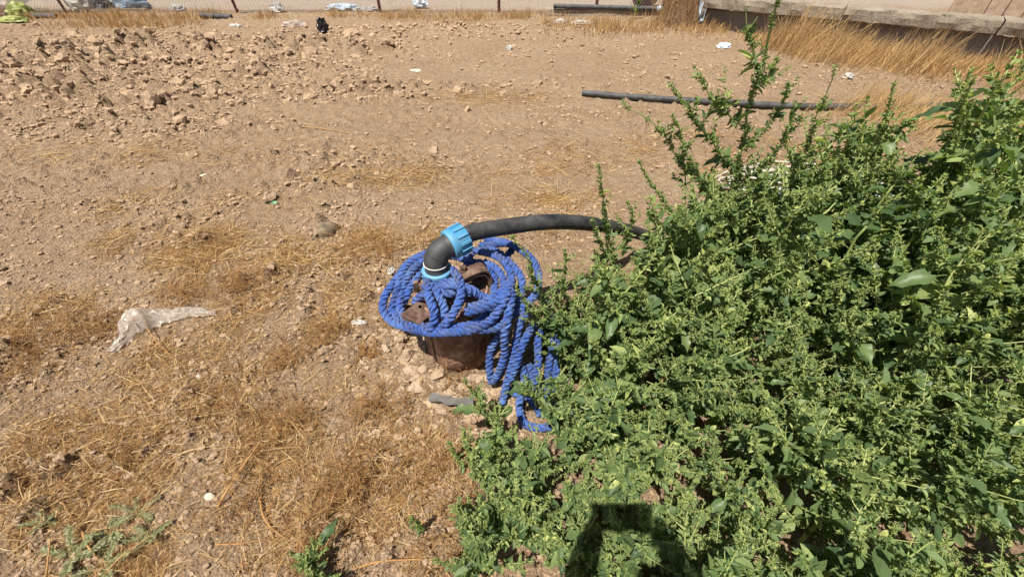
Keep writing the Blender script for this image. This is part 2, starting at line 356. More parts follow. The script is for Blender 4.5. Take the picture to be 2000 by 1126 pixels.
# clods and stones lying in the soil: pieces of the ground
def scatter(n, dens, xr, yr, seed, ppow=1.0):
    r = np.random.default_rng(seed); out = []
    tot = 0
    while tot < n:
        k = n * 6; y = yr[0] + (yr[1] - yr[0]) * r.random(k) ** ppow; s = 1.15 + y
        x = r.uniform(xr[0], xr[1], k) * s; ok = r.random(k) < dens(x, y); out.append(np.stack([x, y], -1)[ok]); tot += ok.sum()
    return np.vstack(out)[:n]
clod_meshes = [rock_mesh('clod', 100 + k, ICO2, .75, 9, .20) for k in range(7)]
stone_meshes = [rock_mesh('stone', 200 + k, ICO1, .45, 7, .05) for k in range(7)]
for me in clod_meshes: me.materials.append(M['clod'])
for me in stone_meshes: me.materials.append(M['stone'])
def piece(name, me, p, s, r, sink=.7):
    o = link(name, me, None, ground); o.location = (p[0], p[1], gz(p) - sink * s * .4); o.scale = (s * r.uniform(.8, 1.25), s * r.uniform(.8, 1.2), s * r.uniform(.75, 1.15))
    o.rotation_euler = (r.uniform(-.35, .35), r.uniform(-.35, .35), r.uniform(0, 6.28)); return o
r = np.random.default_rng(5)
P = scatter(290, lambda x, y: clodmask(x, y) ** 1.3 + .03, (-1.1, .75), (1.6, 9.6), 11, 1.1)
for p in P: piece('clod', clod_meshes[r.integers(7)], p, .017 * (1.0 + p[1] * .12) * (1 + 1.9 * r.random() ** 3) * (1.5 if p[0] < -2 else 1), r)
for (px, py, s) in ((30, 148, .22), (110, 105, .13), (300, 108, .12), (50, 180, .13), (555, 108, .10), (780, 186, .10), (895, 182, .085), (848, 292, .075), (240, 285, .05), (420, 95, .11), (205, 115, .12), (660, 330, .05), (735, 325, .05), (690, 375, .045)):
    piece('clod', clod_meshes[r.integers(7)], onground(px, py), s, r)
k = 0
while k < 210:                                       # broken pale stones heaped round the foot of the casing
    a = r.uniform(math.pi * .9, math.pi * 1.75); d = .155 + .31 * r.random() ** .9
    p = WELL + np.array([math.cos(a) * d * 1.1, math.sin(a) * d * 1.15]); piece('stone', stone_meshes[r.integers(7)], p, (.010 + .036 * r.random() ** 1.4) * (1.0 if d < .33 else .7), r, .8); k += 1
mbc = MB(); Pc = np.vstack([scatter(22000, lambda x, y: (.22 + clodmask(x, y)) * (.25 + 1.2 * (vnoise(x * 1.9, y * 3.5, 17) > .5)), (-1.1, .9), (.25, 9.5), 21, 1.5), scatter(11000, lambda x, y: .25 + .75 * (vnoise(x * 2.3, y * 2.3, 77) > .5), (-1.1, .2), (.25, 2.6), 23)])
zc = ground_z(Pc[:, 0], Pc[:, 1]); v0, f0 = ICO1[0], ICO1[1]
rc = np.random.default_rng(9); nC = len(Pc)
sz = (1 + .45 * np.clip(clodmask(Pc[:, 0], Pc[:, 1]), 0, 1)) * (.0026 + .0095 * rc.random(nC) ** 4) * (1 + .30 * Pc[:, 1])
V = v0[None] * (1 + .25 * rc.normal(size=(nC, len(v0), 1))) * sz[:, None, None] * np.array([1, .85, .75]) * rc.uniform(.7, 1.3, (nC, 1, 3))
V = V + np.stack([Pc[:, 0], Pc[:, 1], zc + sz * .2], -1)[:, None, :]
mbc.add(V.reshape(-1, 3), (f0[None] + (np.arange(nC) * len(v0))[:, None, None]).reshape(-1, 3))
tag(link('soil_crumbs', mbc.mesh('soil_crumbs', False), M['clod'], ground), kind='stuff')

# ------------------------------------------------------------------ dry straw and grass
def blades(mb, P0, D, length, width, bend, tint, seg=3):
    """ribbons: start P0 (n,3), direction D (n,3), curved down by bend"""
    n = len(P0); t = np.linspace(0, 1, seg + 1); D = D / np.linalg.norm(D, axis=1, keepdims=True)
    S = np.cross(D, np.array([0, 0, 1.0])) + 1e-6; S /= np.linalg.norm(S, axis=1, keepdims=True)
    tw = rng.uniform(0, np.pi, n)[:, None]; U = np.cross(S, D); S2 = S * np.cos(tw) + U * np.sin(tw)
    side = rng.normal(size=(n, 3)) * .25; bendv = np.stack([side[:, 0], side[:, 1], -np.ones(n) + 0 * side[:, 2]], -1) * bend[:, None]
    C = P0[:, None, :] + D[:, None, :] * (length[:, None] * t)[:, :, None] + bendv[:, None, :] * (length[:, None] * t ** 2)[:, :, None]
    w = width[:, None] * (1 - .75 * t ** 2)[None, :]
    V = np.stack([C - S2[:, None, :] * w[:, :, None], C + S2[:, None, :] * w[:, :, None]], 2)     # n,seg+1,2,3
    b = (np.arange(n) * (seg + 1) * 2)[:, None]; q = np.arange(seg)[None, :] * 2
    F = np.stack([b + q, b + q + 1, b + q + 3, b + q + 2], -1).reshape(-1, 4)
    mb.add(V.reshape(-1, 3), F, np.repeat(tint, (seg + 1) * 2))
def litter_density(x, y):
    g = lambda *a: ell(x, y, *a)
    m = g(480, 540, .7, .45) * 1.6 + g(150, 720, .9, .5) * 1.3 + g(650, 620, .5, .4) * 1.3 + g(560, 850, .8, .45) * 1.7 + g(740, 790, .3, .3) * 2.0 + g(780, 980, .45, .3) * 1.4
    m = m + g(280, 980, .9, .4) * 1.1 + g(60, 640, .6, .35) * 1.3 + g(780, 345, .9, .22) * 1.3 + g(1060, 390, .55, .28) * 1.4 + g(1000, 345, .8, .3) * .7 + g(400, 470, .8, .3) * .9
    m = m + g(330, 400, 1.2, .25) * .6 + g(160, 300, 1.6, .3) * .55 + g(960, 190, 1.2, .35) * .5 + g(1150, 300, .9, .4) * .5 + g(1500, 290, 1.6, .7) * .5 + g(820, 480, .4, .3) * .8 + g(730, 470, .3, .25) * 1.4
    m = m + g(100, 1080, .8, .3) * 1.0 + g(1250, 650, .6, .5) * .6 + g(620, 300, 1.5, .5) * .15
    patch = sstep(.42, .64, vnoise(x * 4.2, y * 4.2, 7) * .65 + vnoise(x * 13, y * 13, 8) * .35)
    return np.clip(m, 0, 1.3) * (.13 + 1.10 * patch) + .010
mb = MB()
def lay(n, seed, xr, yr, ppow, l0, l1, w0, lift, mb=mb, mean=.5):
    Pq = scatter(n, lambda x, y: litter_density(x, y) * .8, xr, yr, seed, ppow); rr = np.random.default_rng(seed + 1)
    z = ground_z(Pq[:, 0], Pq[:, 1]); a = rr.uniform(0, 2 * np.pi, n); e = np.abs(rr.normal(0, lift, n)) + .02
    k = 1 + .13 * Pq[:, 1]
    L_ = rr.uniform(l0, l1, n) * (.5 + rr.random(n)) * k; D = np.stack([np.cos(a) * np.cos(e), np.sin(a) * np.cos(e), np.sin(e)], -1)
    blades(mb, np.stack([Pq[:, 0], Pq[:, 1], z + .002], -1), D, L_, w0 * k * rr.uniform(.6, 1.5, n), e * rr.uniform(.3, 1.0, n), np.clip(rr.normal(mean, .22, n), 0, 1))
lay(15000, 31, (-1.1, .55), (.22, 2.2), 1.0, .03, .11, .0009, .35)
lay(13000, 33, (-1.0, .9), (1.8, 5.2), 1.2, .05, .14, .0010, .25)
lay(12000, 35, (-1.1, .3), (.22, 1.6), 1.0, .012, .04, .0013, .5)
tag(link('straw_litter', mb.mesh('straw'), M['straw']), 'loose golden straw and dry stalks littering the tan soil', 'straw', kind='stuff')

mbw = MB(); lay(23000, 37, (-1.1, .5), (.22, 2.3), 1.0, .018, .065, .0006, .75, mbw, .45)
tag(link('weed_litter', mbw.mesh('weed_litter'), M['weed']), 'matted fine brown dead weed stalks over the near left soil', 'dead weeds', kind='stuff')
def standing_grass(name, label, n, dens, xr, yr, h0, h1, seed, lean, w0=.0022, mean=.55, hfun=None):
    mb = MB(); rr = np.random.default_rng(seed); out = []; tot = 0
    while tot < n:
        k = n * 4; x = rr.uniform(*xr, k); y = rr.uniform(*yr, k); ok = rr.random(k) < dens(x, y); out.append(np.stack([x, y], -1)[ok]); tot += ok.sum()
    Pq = np.vstack(out)[:n]; hs = .50 + .95 * vnoise(Pq[:, 0] * 1.8, Pq[:, 1] * 1.8, seed)
    if hfun: hs = hs * hfun(Pq[:, 0], Pq[:, 1])
    z = ground_z(Pq[:, 0], Pq[:, 1]); D = np.stack([lean[0] + rr.normal(0, .32, n), lean[1] + rr.normal(0, .32, n), np.ones(n)], -1)
    blades(mb, np.stack([Pq[:, 0], Pq[:, 1], z - .01], -1), D, rr.uniform(h0, h1, n) * hs, w0 * rr.uniform(.6, 1.4, n), rr.uniform(.05, .35, n), np.clip(rr.normal(mean, .2, n), 0, 1), 3)
    # seed heads
    m = n // 5; i = rr.choice(n, m, False)
    return tag(link(name, mb.mesh(name), M['straw']), label, 'dry grass', kind='stuff')
WA, WB = np.array([3.75, 9.15]), np.array([9.6, 4.75])          # foot of the low wall
WD = (WB - WA) / np.linalg.norm(WB - WA); WN = np.array([WD[1], -WD[0]])   # WN points to the camera side
if WN[1] > 0: WN = -WN
def wall_dist(x, y): return (x - WA[0]) * WN[0] + (y - WA[1]) * WN[1], (x - WA[0]) * WD[0] + (y - WA[1]) * WD[1]
def d_wall(x, y):
    d, t = wall_dist(x, y); w = .55 + 1.5 * sstep(.3, 2.4, t)
    return np.where((d > .02) & (t > -.6) & (d < w), np.minimum(1, 2.2 * (1 - d / w) ** .8) * (.25 + .75 * sstep(.05, .5, d)), 0) * (.35 + .65 * (vnoise(x * 2, y * 2, 3) > .3)) * (1 - .75 * ell(x, y, 1600, 145, .7, .5))
def h_wall(x, y):
    d, t = wall_dist(x, y); return .30 + .75 * sstep(.25, 1.0, d) * sstep(.2, 1.6, t) + .55 * np.exp(-((t - 1.9) / .45) ** 2) * sstep(.05, .3, d)
standing_grass('dry_grass', 'tall golden dry grass leaning along the low concrete wall', 12000, d_wall, (2.8, 9), (3.4, 9.6), .16, .60, 41, (.38, .05), .0026, .50, h_wall)
def d_strip(x, y):
    m = np.where(x > .6, np.exp(-((y - 9.1) / .55) ** 2) * .9, 0) * (x < 4.3)
    m = m + np.exp(-((y - 10.3) / .30) ** 2) * (.12 + .9 * (vnoise(x * 1.3, y, 19) > .5)) * (x < 1.2) + ell(x, y, 900, 45, .9, .5) * .6 + ell(x, y, 240, 52, 2.0, .7)
    return m * (.3 + .7 * (vnoise(x * 4, y * 4, 6) > .42))
standing_grass('fence_grass', 'short ochre dry grass growing along the foot of the wire fence', 9000, d_strip, (-12.5, 4.3), (8.0, 11.0), .09, .26, 43, (.05, .05), .0035, .48)
def d_right(x, y): return np.clip(ell(x, y, 1800, 235, 1.3, .8) + ell(x, y, 1740, 215, .8, .35) + ell(x, y, 1950, 290, .8, .8), 0, 1)
standing_grass('yellow_grass', 'yellow dry grass at the end of the long black pipe behind the weeds', 3000, d_right, (2.2, 6.5), (2.6, 6.2), .12, .38, 45, (.3, 0), .0020, .62)

# ------------------------------------------------------------------ fence, wall and what stands at the back
def fence():
    Y0 = 10.95; xs = [-14.0, -10.35, -6.4, -3.05, -.30, 1.94, 4.2]
    t = thing('wire_fence', 'chain link fence with thin rusty red posts along the far edge of the yard', 'fence', (0, Y0, 0))
    for k, x in enumerate(xs):
        z = gz((x, Y0)); mb = MB(); ln = (.10 if k == 2 else .05 if k == 1 else 0)
        for (ax, ay, bx, by) in ((-.035, 0, .035, .004), (-.002, -.03, .002, .03)):   # angle iron
            box(mb, (bx * 0 + (ax + bx) / 2 + 0, (ay + by) / 2, .72), ((bx - ax) / 2, 0, 0), (0, max(.003, (by - ay) / 2), 0), (-ln * .5, 0, .80))
        link('post', mb.mesh('post', False), M['post'], t, (x, 0, z))
    mb = MB(); H = 1.35; s = .075; x0, x1 = -14.0, 4.2; n = int((x1 - x0) / s)
    for k in range(-int(H / s), n):
        for sg in (1, -1):
            a = x0 + k * s; b = a + H
            if sg == 1: p, q = (a, .05), (b, .05 + H)
            else: p, q = (b, .05), (a, .05 + H)
            (ax, az), (bx, bz) = p, q
            if min(ax, bx) < x0 or max(ax, bx) > x1 + H: continue
            A = np.array([ax, .012 * sg, az]); B = np.array([bx, .012 * sg, bz]); tube(mb, [A, (A + B) / 2, B], .0024, 3, .5, False)
    link('wire_mesh', mb.mesh('wire_mesh', False), M['wire'], t)
    for z in (.06, .75, 1.38):
        m2 = MB(); tube(m2, [(x0, .02, z), (0, .02, z - .01), (x1, .02, z)], .003, 4); link('tension_wire', m2.mesh('tension_wire'), M['wire'], t)
fence()

def slab(mb, A, B, w0, w1, z0, z1, n=60, amp=.012, seed=1, closed=True):
    """long block from A to B, from w0 to w1 along WN, uneven edges"""
    A = np.array([*A]); B = np.array([*B]); d = (B - A) / np.linalg.norm(B - A); nn = np.array([d[1], -d[0]]); nn = nn if nn[1] < 0 else -nn
    T = np.linspace(0, 1, n); rr = np.random.default_rng(seed); rings = []
    prof = [(w0, z0), (w0, z1), ((w0 + w1) / 2, z1 + .004), (w1 - .015, z1), (w1, z1 - .02), (w1 + .008, (z0 + z1) / 2), (w1, z0 + .015), (w1 - .015, z0)]
    V = []
    J = rr.normal(0, amp, (n + 6, len(prof), 2)); J = sum(J[k_:k_ + n] for k_ in range(6)) / 2.0 + rr.normal(0, amp * .12, (n, len(prof), 2))
    for it, t in enumerate(T):
        c = A + (B - A) * t
        for ip, (w, z) in enumerate(prof):
            j = J[it, ip]; q = c + nn * (w + j[0]); V.append((q[0], q[1], z + j[1] * .7))
    k = len(prof); i, j = np.meshgrid(np.arange(n - 1), np.arange(k), indexing='ij'); j2 = (j + 1) % k
    F = np.stack([i * k + j, i * k + j2, (i + 1) * k + j2, (i + 1) * k + j], -1).reshape(-1, 4)
    base = mb.n; mb.add(V, F)
    mb.f.setdefault(k, []).extend([(np.arange(k)[::-1] + base)[None, :], (np.arange(k) + (n - 1) * k + base)[None, :]])
wl_ = thing('low_wall', 'low grey cement wall with a thick tan concrete coping at the back right', 'wall', (0, 0, 0))
mb = MB(); slab(mb, WA, WB, -.16, 0, -.15, .34, 50, .006, 3); link('wall_face', mb.mesh('wall_face', False), M['render'], wl_)
cuts = [0, .30, .56, .80, 1.0]
for a, b in zip(cuts[:-1], cuts[1:]):
    mb = MB(); slab(mb, WA + (WB - WA) * (a + .0012) - WD * (.05 if a == 0 else 0), WA + (WB - WA) * (b - .0012), -.24, .15, .345, .53, 70, .006, int(a * 100) + 5); link('coping', mb.mesh('coping', False), M['concrete'], wl_)
# concrete kerb below the fence on the right, and the far kerb on the left
mb = MB(); slab(mb, (.75, 10.72), (3.45, 10.35), -.10, .10, -.1, .14, 30, .006, 12); tag(link('concrete_kerb', mb.mesh('kerb', False), M['concrete']), 'short concrete kerb carrying a black pipe at the foot of the fence', 'kerb')
mb = MB(); slab(mb, (-14.5, 10.95), (-8.6, 11.15), -.06, .06, -.1, .07, 40, .006, 14); tag(link('concrete_edging', mb.mesh('edging', False), M['concrete']), 'pale concrete edging under the fence at the far left', 'kerb')

def pipe_thing(name, label, pts, rad, mat, sides=20):
    t = thing(name, label, 'pipe', tuple(pts[0])); p = np.array(pts) - np.array(pts[0]); C = catmull(p, .05)
    mb = MB(); n = len(C); T, N_, B_ = frames(C); tube(mb, C, rad, sides, .5, False); link('pipe_wall', mb.mesh('pipe_wall'), mat, t)
    for e, sg in ((0, 1), (-1, -1)):                 # open end: wall thickness and bore
        m2 = MB(); lathe(m2, [(rad, 0), (rad * .84, 0), (rad * .82, .12), (0.0005, .13)], sides, C[e], T[e] * sg); link('pipe_end', m2.mesh('pipe_end'), mat, t)
    return t
g = lambda px, py, r_: tuple(onground(px, py, r_) + np.array([0, 0, .5 * gz(onground(px, py))]))
pipe_thing('long_pipe', 'long straight black plastic pipe lying across the dirt behind the green weeds', [g(1137, 181, .034), g(1290, 192, .034), g(1410, 199, .034), g(1545, 206, .034), g(1700, 208, .032), g(1840, 204, .03)], .032, M['oldpipe'])
pk = pipe_thing('kerb_pipe', 'black pipe with a pale end cap lying on the kerb by the fence', [(.92, 10.58, .19), (2.0, 10.44, .185), (3.18, 10.28, .18)], .042, M['oldpipe'])
m2 = MB(); lathe(m2, [(.0005, .05), (.046, .05), (.048, .04), (.048, -.05), (.044, -.05)], 20, np.array((3.18, 10.28, .18)) - np.array((.92, 10.58, .19)), (1, -.13, 0)); link('end_cap', m2.mesh('end_cap'), M['bluebag'], pk)
c = onground(395, 38); pipe_thing('pipe_offcut', 'short black pipe offcut in the dry grass at the far fence', [(c[0], c[1], .07), (c[0] + .35, c[1] - .02, .06), (c[0] + .68, c[1] - .03, .05)], .05, M['oldpipe'])
c = onground(20, 36); pipe_thing('buried_pipe', 'black pipe half hidden under the yellow green rind at the far left', [(c[0] - .8, c[1], .05), (c[0], c[1], .05), (c[0] + 1.1, c[1] - .05, .04)], .06, M['oldpipe'])

# dry trunk with dead stalks at the end of the fence
tx = np.array([3.42, 9.55]); tr = thing('dead_tree', 'thick dry tree trunk wrapped in dead stalks between fence and wall', 'tree', (tx[0], tx[1], 0))
mb = MB(); zz = np.linspace(-.1, 1.7, 26); aa = np.arange(22) * 2 * np.pi / 22
V = []
for z in zz:
    rr_ = (.30 + .16 * math.exp(-max(z, 0) * 4)) * (1 + .13 * np.sin(aa * 5 + z * 2) + .08 * np.sin(aa * 9 - z * 5)); V.append(np.stack([rr_ * np.cos(aa) - .03 * z, rr_ * np.sin(aa), np.full(22, z)], -1))
i, j = np.meshgrid(np.arange(25), np.arange(22), indexing='ij'); j2 = (j + 1) % 22
mb.add(np.vstack(V), np.stack([i * 22 + j, i * 22 + j2, (i + 1) * 22 + j2, (i + 1) * 22 + j], -1).reshape(-1, 4)); mb.f.setdefault(22, []).append((np.arange(22) + 25 * 22)[None]); link('trunk', mb.mesh('trunk'), M['bark'], tr)
mb = MB(); n = 380; a = rng.uniform(0, 6.28, n); d = rng.uniform(.26, .62, n); D = np.stack([rng.normal(0, .3, n), rng.normal(0, .3, n), np.ones(n)], -1)
blades(mb, np.stack([np.cos(a) * d, np.sin(a) * d, rng.uniform(-.02, .35, n)], -1), D, rng.uniform(.25, .8, n), np.full(n, .004), rng.uniform(0, .4, n), rng.uniform(.05, .6, n)); tag(link('dead_stalks', mb.mesh('dead_stalks'), M['straw'], tr), kind='stuff')
for k in range(5):
    mb = MB(); a0 = k * 1.3; p = np.array([math.cos(a0) * .3, math.sin(a0) * .3, 1.5]); tube(mb, catmull([p * np.array([.5, .5, 1]), p + np.array([math.cos(a0) * .15, math.sin(a0) * .15, .4]), p + np.array([math.cos(a0) * .4, math.sin(a0) * .4, .7])], .1), np.linspace(.06, .02, len(catmull([p * np.array([.5, .5, 1]), p + np.array([math.cos(a0) * .15, math.sin(a0) * .15, .4]), p + np.array([math.cos(a0) * .4, math.sin(a0) * .4, .7])], .1))), 8); link('limb', mb.mesh('limb'), M['bark'], tr)

# maroon drum beyond the fence next to the trunk
dr = thing('steel_drum', 'dark maroon steel drum lying beyond the fence beside the dry trunk', 'drum', (3.22, 11.6, 0))
mb = MB(); prof = [(.0005, -.4), (.27, -.4), (.30, -.38), (.30, -.14), (.315, -.12), (.30, -.10), (.30, .10), (.315, .12), (.30, .14), (.30, .38), (.27, .4), (.0005, .4)]
lathe(mb, prof, 28, (0, 0, .33), (.35, 1, 0)); link('drum_body', mb.mesh('drum_body'), M['maroon'], dr)
mb = MB(); lathe(mb, [(.30, -.415), (.30, -.39), (.26, -.39), (.26, -.415)], 28, (0, 0, .33), (.35, 1, 0), closed=True); link('rim', mb.mesh('rim'), M['rust'], dr)

# lumber and sheets behind the low wall
def leaning(name, label, cat, c, w, h, th, ax, tilt, mat, boards=1):
    t = thing(name, label, cat, c); X = np.array([math.cos(ax), math.sin(ax), 0]); Yv = np.array([-math.sin(ax), math.cos(ax), 0])
    up = np.array([0, 0, 1]) * math.cos(tilt) + Yv * math.sin(tilt); nn = np.cross(X, up)
    for k in range(boards):
        bw = w / boards; mb = MB(); box(mb, X * (bw * (k - (boards - 1) / 2)) + up * (h / 2 + .02 * (k % 2)), X * (bw / 2 - .006), nn * th / 2, up * h / 2); link('board', mb.mesh('board', False), mat, t)
wa = math.atan2(WD[1], WD[0])
def behind(t_, d): q = WA + WD * t_ - WN * d; return (q[0], q[1], 0)
leaning('board_stack', 'brown wooden boards leaning behind the low wall', 'boards', behind(4.1, .8), 1.1, .85, .03, wa, .35, M['wood'], 5)
leaning('tan_panel', 'tan sheet panel standing behind the right part of the low wall', 'panel', behind(5.3, .75), .8, .9, .03, wa + .1, .5, M['cloth'], 1)
leaning('rusty_panel', 'dark rusty sheet panel behind the low wall between the boards and the tan sheet', 'panel', behind(4.75, 1.3), 1.6, 1.0, .02, wa, .1, M['maroon'], 2)
q = behind(6.25, -.22); st = thing('wooden_stake', 'leaning bare wooden stake in front of the wall end at the right edge', 'stake', q)
mb = MB(); C_ = catmull([(-.12, 0, -.1), (0, 0, .3), (.1, .0, .8), (.15, .02, 1.3)], .08); tube(mb, C_, np.linspace(.045, .028, len(C_)), 8); link('shaft', mb.mesh('shaft'), M['wood'], st)

# litter
def crumple(name, label, cat, px, py, sx, sy, sz, mat, seed, rot=0, group=None, amp=.45):
    c = onground(px, py); o = link(name, crumple_mesh(name, seed, sx, sy, sz, amp), mat); o.location = (c[0], c[1], gz(c) - .01); o.rotation_euler = (0, 0, rot)
    return tag(o, label, cat, group)
crumple('plastic_bag', 'white crumpled plastic bag by the far fence post at upper left', 'bag', 168, 24, .28, .2, .30, M['white'], 1)
crumple('plastic_bag', 'larger pale grey plastic bag against the fence right of the white one', 'bag', 193, 21, .34, .25, .38, M['bluebag'], 2)
crumple('black_bag', 'black plastic bag beside the pale bags at the far fence', 'bag', 214, 22, .22, .15, .16, M['blackbag'], 3)
crumple('blue_sheet', 'slate blue plastic sheet lying beyond the fence at upper left', 'sheet', 262, 20, .42, .25, .22, M['slate'], 4)
crumple('plastic_scrap', 'small white plastic scrap in the dry grass by the fence', 'scrap', 350, 22, .18, .1, .09, M['white'], 5)
crumple('plastic_scrap', 'white torn plastic scrap right of the leaning red post', 'scrap', 545, 26, .16, .12, .16, M['white'], 6)
crumple('plastic_scrap', 'long pale plastic scrap near the middle of the fence', 'scrap', 668, 22, .34, .16, .10, M['bluebag'], 7)
crumple('plastic_scrap', 'white plastic scraps at the fence foot left of a thin post', 'scrap', 715, 24, .28, .12, .08, M['white'], 8)
crumple('plastic_scrap', 'pale upright plastic scrap at the fence between two posts', 'scrap', 822, 18, .16, .1, .18, M['bluebag'], 9)
crumple('plastic_scrap', 'white scrap in dirt below the short black offcut', 'scrap', 460, 54, .15, .06, .04, M['white'], 10)
crumple('film_scrap', 'clear plastic scrap lying left of the black bag', 'scrap', 578, 52, .22, .14, .08, M['film'], 11)
crumple('black_bag', 'black plastic bag standing upright on the bare dirt', 'bag', 634, 66, .10, .08, .17, M['blackbag'], 12, .5)
crumple('white_scrap', 'tiny white plastic scrap alone on the tan dirt', 'scrap', 995, 95, .06, .05, .05, M['white'], 13)
crumple('pale_bag', 'pale blue bag standing in the dry grass beside the trunk', 'bag', 1358, 52, .16, .13, .30, M['bluebag'], 14)
crumple('foil_scrap', 'blue and white wrapper in the dry grass below the low wall', 'scrap', 1414, 92, .11, .08, .06, M['bluebag'], 15)
crumple('white_scrap', 'small white scrap under the tall dry grass', 'scrap', 1655, 153, .07, .05, .05, M['white'], 16)
crumple('white_scrap', 'flat white scrap near the fence grass left of the kerb', 'scrap', 1094, 48, .14, .08, .06, M['white'], 17)
crumple('white_scrap', 'pale scrap in the dry grass in front of the kerb', 'scrap', 1135, 50, .22, .07, .05, M['white'], 18)
crumple('film_bag', 'clear cloudy plastic bag beyond the fence at the top left corner', 'bag', 15, 24, .5, .4, .5, M['film'], 19)
crumple('green_rind', 'yellow green rind lying in the far left corner', 'rind', 50, 36, .24, .18, .20, M['lime'], 20, .3, amp=.3)
crumple('green_rind', 'pale yellow rind below the greener one in the far left corner', 'rind', 28, 45, .28, .14, .09, M['lime'], 21, .1, amp=.3)
crumple('foil_scrap', 'silver foil scrap in the straw left of the rope coil', 'scrap', 766, 534, .022, .02, .025, M['white'], 22)
crumple('foil_scrap', 'small crushed foil scrap just below the silver one', 'scrap', 740, 562, .018, .014, .014, M['white'], 23)
crumple('foil_scrap', 'pale crushed foil lying left of the rusty stub', 'scrap', 700, 628, .035, .016, .012, M['white'], 24)
crumple('pale_bag', 'pale blue plastic bag under the weeds beside the white hose coil', 'bag', 1545, 402, .20, .14, .10, M['bluebag'], 25)
crumple('pale_bag', 'second pale blue plastic bag further right under the weeds', 'bag', 1605, 395, .13, .10, .10, M['bluebag'], 26)
crumple('pale_bag', 'pale blue plastic scrap hidden among broad leaves', 'bag', 1722, 392, .14, .10, .10, M['bluebag'], 27)
crumple('white_bag', 'white plastic bag among the weeds at the right edge', 'bag', 1895, 470, .16, .12, .14, M['white'], 28)
def lone(name, label, cat, me, mat, px, py, s, rz=0, sz=None):
    c = onground(px, py); o = link(name, me, mat); o.location = (c[0], c[1], gz(c) - .15 * s); o.scale = (s, s, sz or s); o.rotation_euler = (0, 0, rz); return tag(o, label, cat)
lone('grey_rock', 'grey brown angular rock lying left of the blue rope', 'rock', rock_mesh('grey_rock', 317, ICO3, .95, 6, .012), M['greystone'], 637, 452, .074, .5)
lone('green_stone', 'small pale green stone on the bare dirt', 'stone', rock_mesh('green_stone', 302, ICO2, .7), M['green_chip'], 536, 398, .028)
lone('pale_flake', 'pale flat stone flake on the bare dirt', 'stone', rock_mesh('pale_flake', 303, ICO2, .3), M['pale_chip'], 392, 342, .055)
lone('pale_flake', 'long pale stone flake in front of the flat one', 'stone', rock_mesh('pale_flake', 304, ICO2, .3), M['pale_chip'], 268, 402, .05, .3)
lone('pale_stick', 'pale bone like stick on the tan dirt', 'stick', rock_mesh('pale_stick', 305, ICO2, .3), M['pale_chip'], 815, 137, .12, -.35, .06)
lone('pale_stone', 'round pale pebble among the brown twigs at lower left', 'stone', rock_mesh('pale_stone', 306, ICO2, .9, 5), M['pale_chip'], 411, 968, .019)
lone('lilac_stone', 'small lilac grey pebble right of the clear plastic', 'stone', rock_mesh('lilac_stone', 307, ICO2, .8, 4), M['ring'], 388, 733, .016)
lone('dark_chip', 'small black plastic shard on the dirt above the black hose', 'shard', rock_mesh('dark_chip', 308, ICO1, .3), M['blackbag'], 1093, 328, .05, .5, .03)
c0 = onground(880, 792); mb = MB(); C_ = catmull([(-.085, .015, .012), (-.03, 0, .022), (.03, -.012, .018), (.10, -.006, .012)], .01)
T_, N_, B_ = frames(C_); side = np.cross(T_, np.array([0, 0, 1.0])); w = .017 + .004 * np.sin(np.arange(len(C_)))
V = np.concatenate([C_ - side * w[:, None] + (0, 0, .004), C_ + side * w[:, None] + (0, 0, .002), C_ + side * w[:, None] - (0, 0, .003), C_ - side * w[:, None] - (0, 0, .003)]); n = len(C_); i = np.arange(n - 1)
for a, b in ((0, 1), (1, 2), (2, 3), (3, 0)): mb.add(V if a == 0 else np.zeros((0, 3)), np.stack([a * n + i, a * n + i + 1, b * n + i + 1, b * n + i], -1) - (0 if a == 0 else mb.n))
rs = link('rubber_strip', mb.mesh('rubber_strip', False), M['rubber'], None, (c0[0], c0[1], gz(c0) + .012)); tag(rs, 'grey rubber strip on the pale stones in front of the casing', 'strip')

# clear torn plastic film lying in the straw on the left
def film_sheet():
    ctl = [(216, 688), (245, 665), (268, 640), (300, 628), (340, 618), (385, 610), (425, 612)]
    wid = [.018, .035, .085, .050, .036, .034, .012]; lift = [.01, .03, .085, .045, .030, .028, .01]
    C = np.array([onground(*q) for q in ctl]); S = catmull(C, .012); n = len(S); tt = np.linspace(0, 1, n); tk = np.linspace(0, 1, len(ctl))
    w = np.interp(tt, tk, wid); lf = np.interp(tt, tk, lift); T, _, _ = frames(S); side = np.cross(T, np.array([0, 0, 1.0])); side /= np.linalg.norm(side, axis=1, keepdims=True)
    m = 22; s = np.linspace(-1, 1, m); rr = np.random.default_rng(77)
    G = S[:, None, :] + side[:, None, :] * (w[:, None] * s[None, :])[:, :, None]
    fold = np.abs((fbm(G[..., 0].ravel() * 22, G[..., 1].ravel() * 22, 5, 4).reshape(n, m) * 6) % 2 - 1)
    G[..., 2] = ground_z(G[..., 0].ravel(), G[..., 1].ravel()).reshape(n, m) + .006 + lf[:, None] * (1 - s[None, :] ** 2) * .7 + .6 * lf[:, None] * fold
    G += rr.normal(0, .0022, G.shape); i, j = np.meshgrid(np.arange(n - 1), np.arange(m - 1), indexing='ij')
    mb = MB(); mb.add(G.reshape(-1, 3), np.stack([i * m + j, i * m + j + 1, (i + 1) * m + j + 1, (i + 1) * m + j], -1).reshape(-1, 4))
    tag(link('plastic_film', mb.mesh('plastic_film', True), M['film']), 'torn clear plastic film crumpled in the straw at left', 'film')
film_sheet()

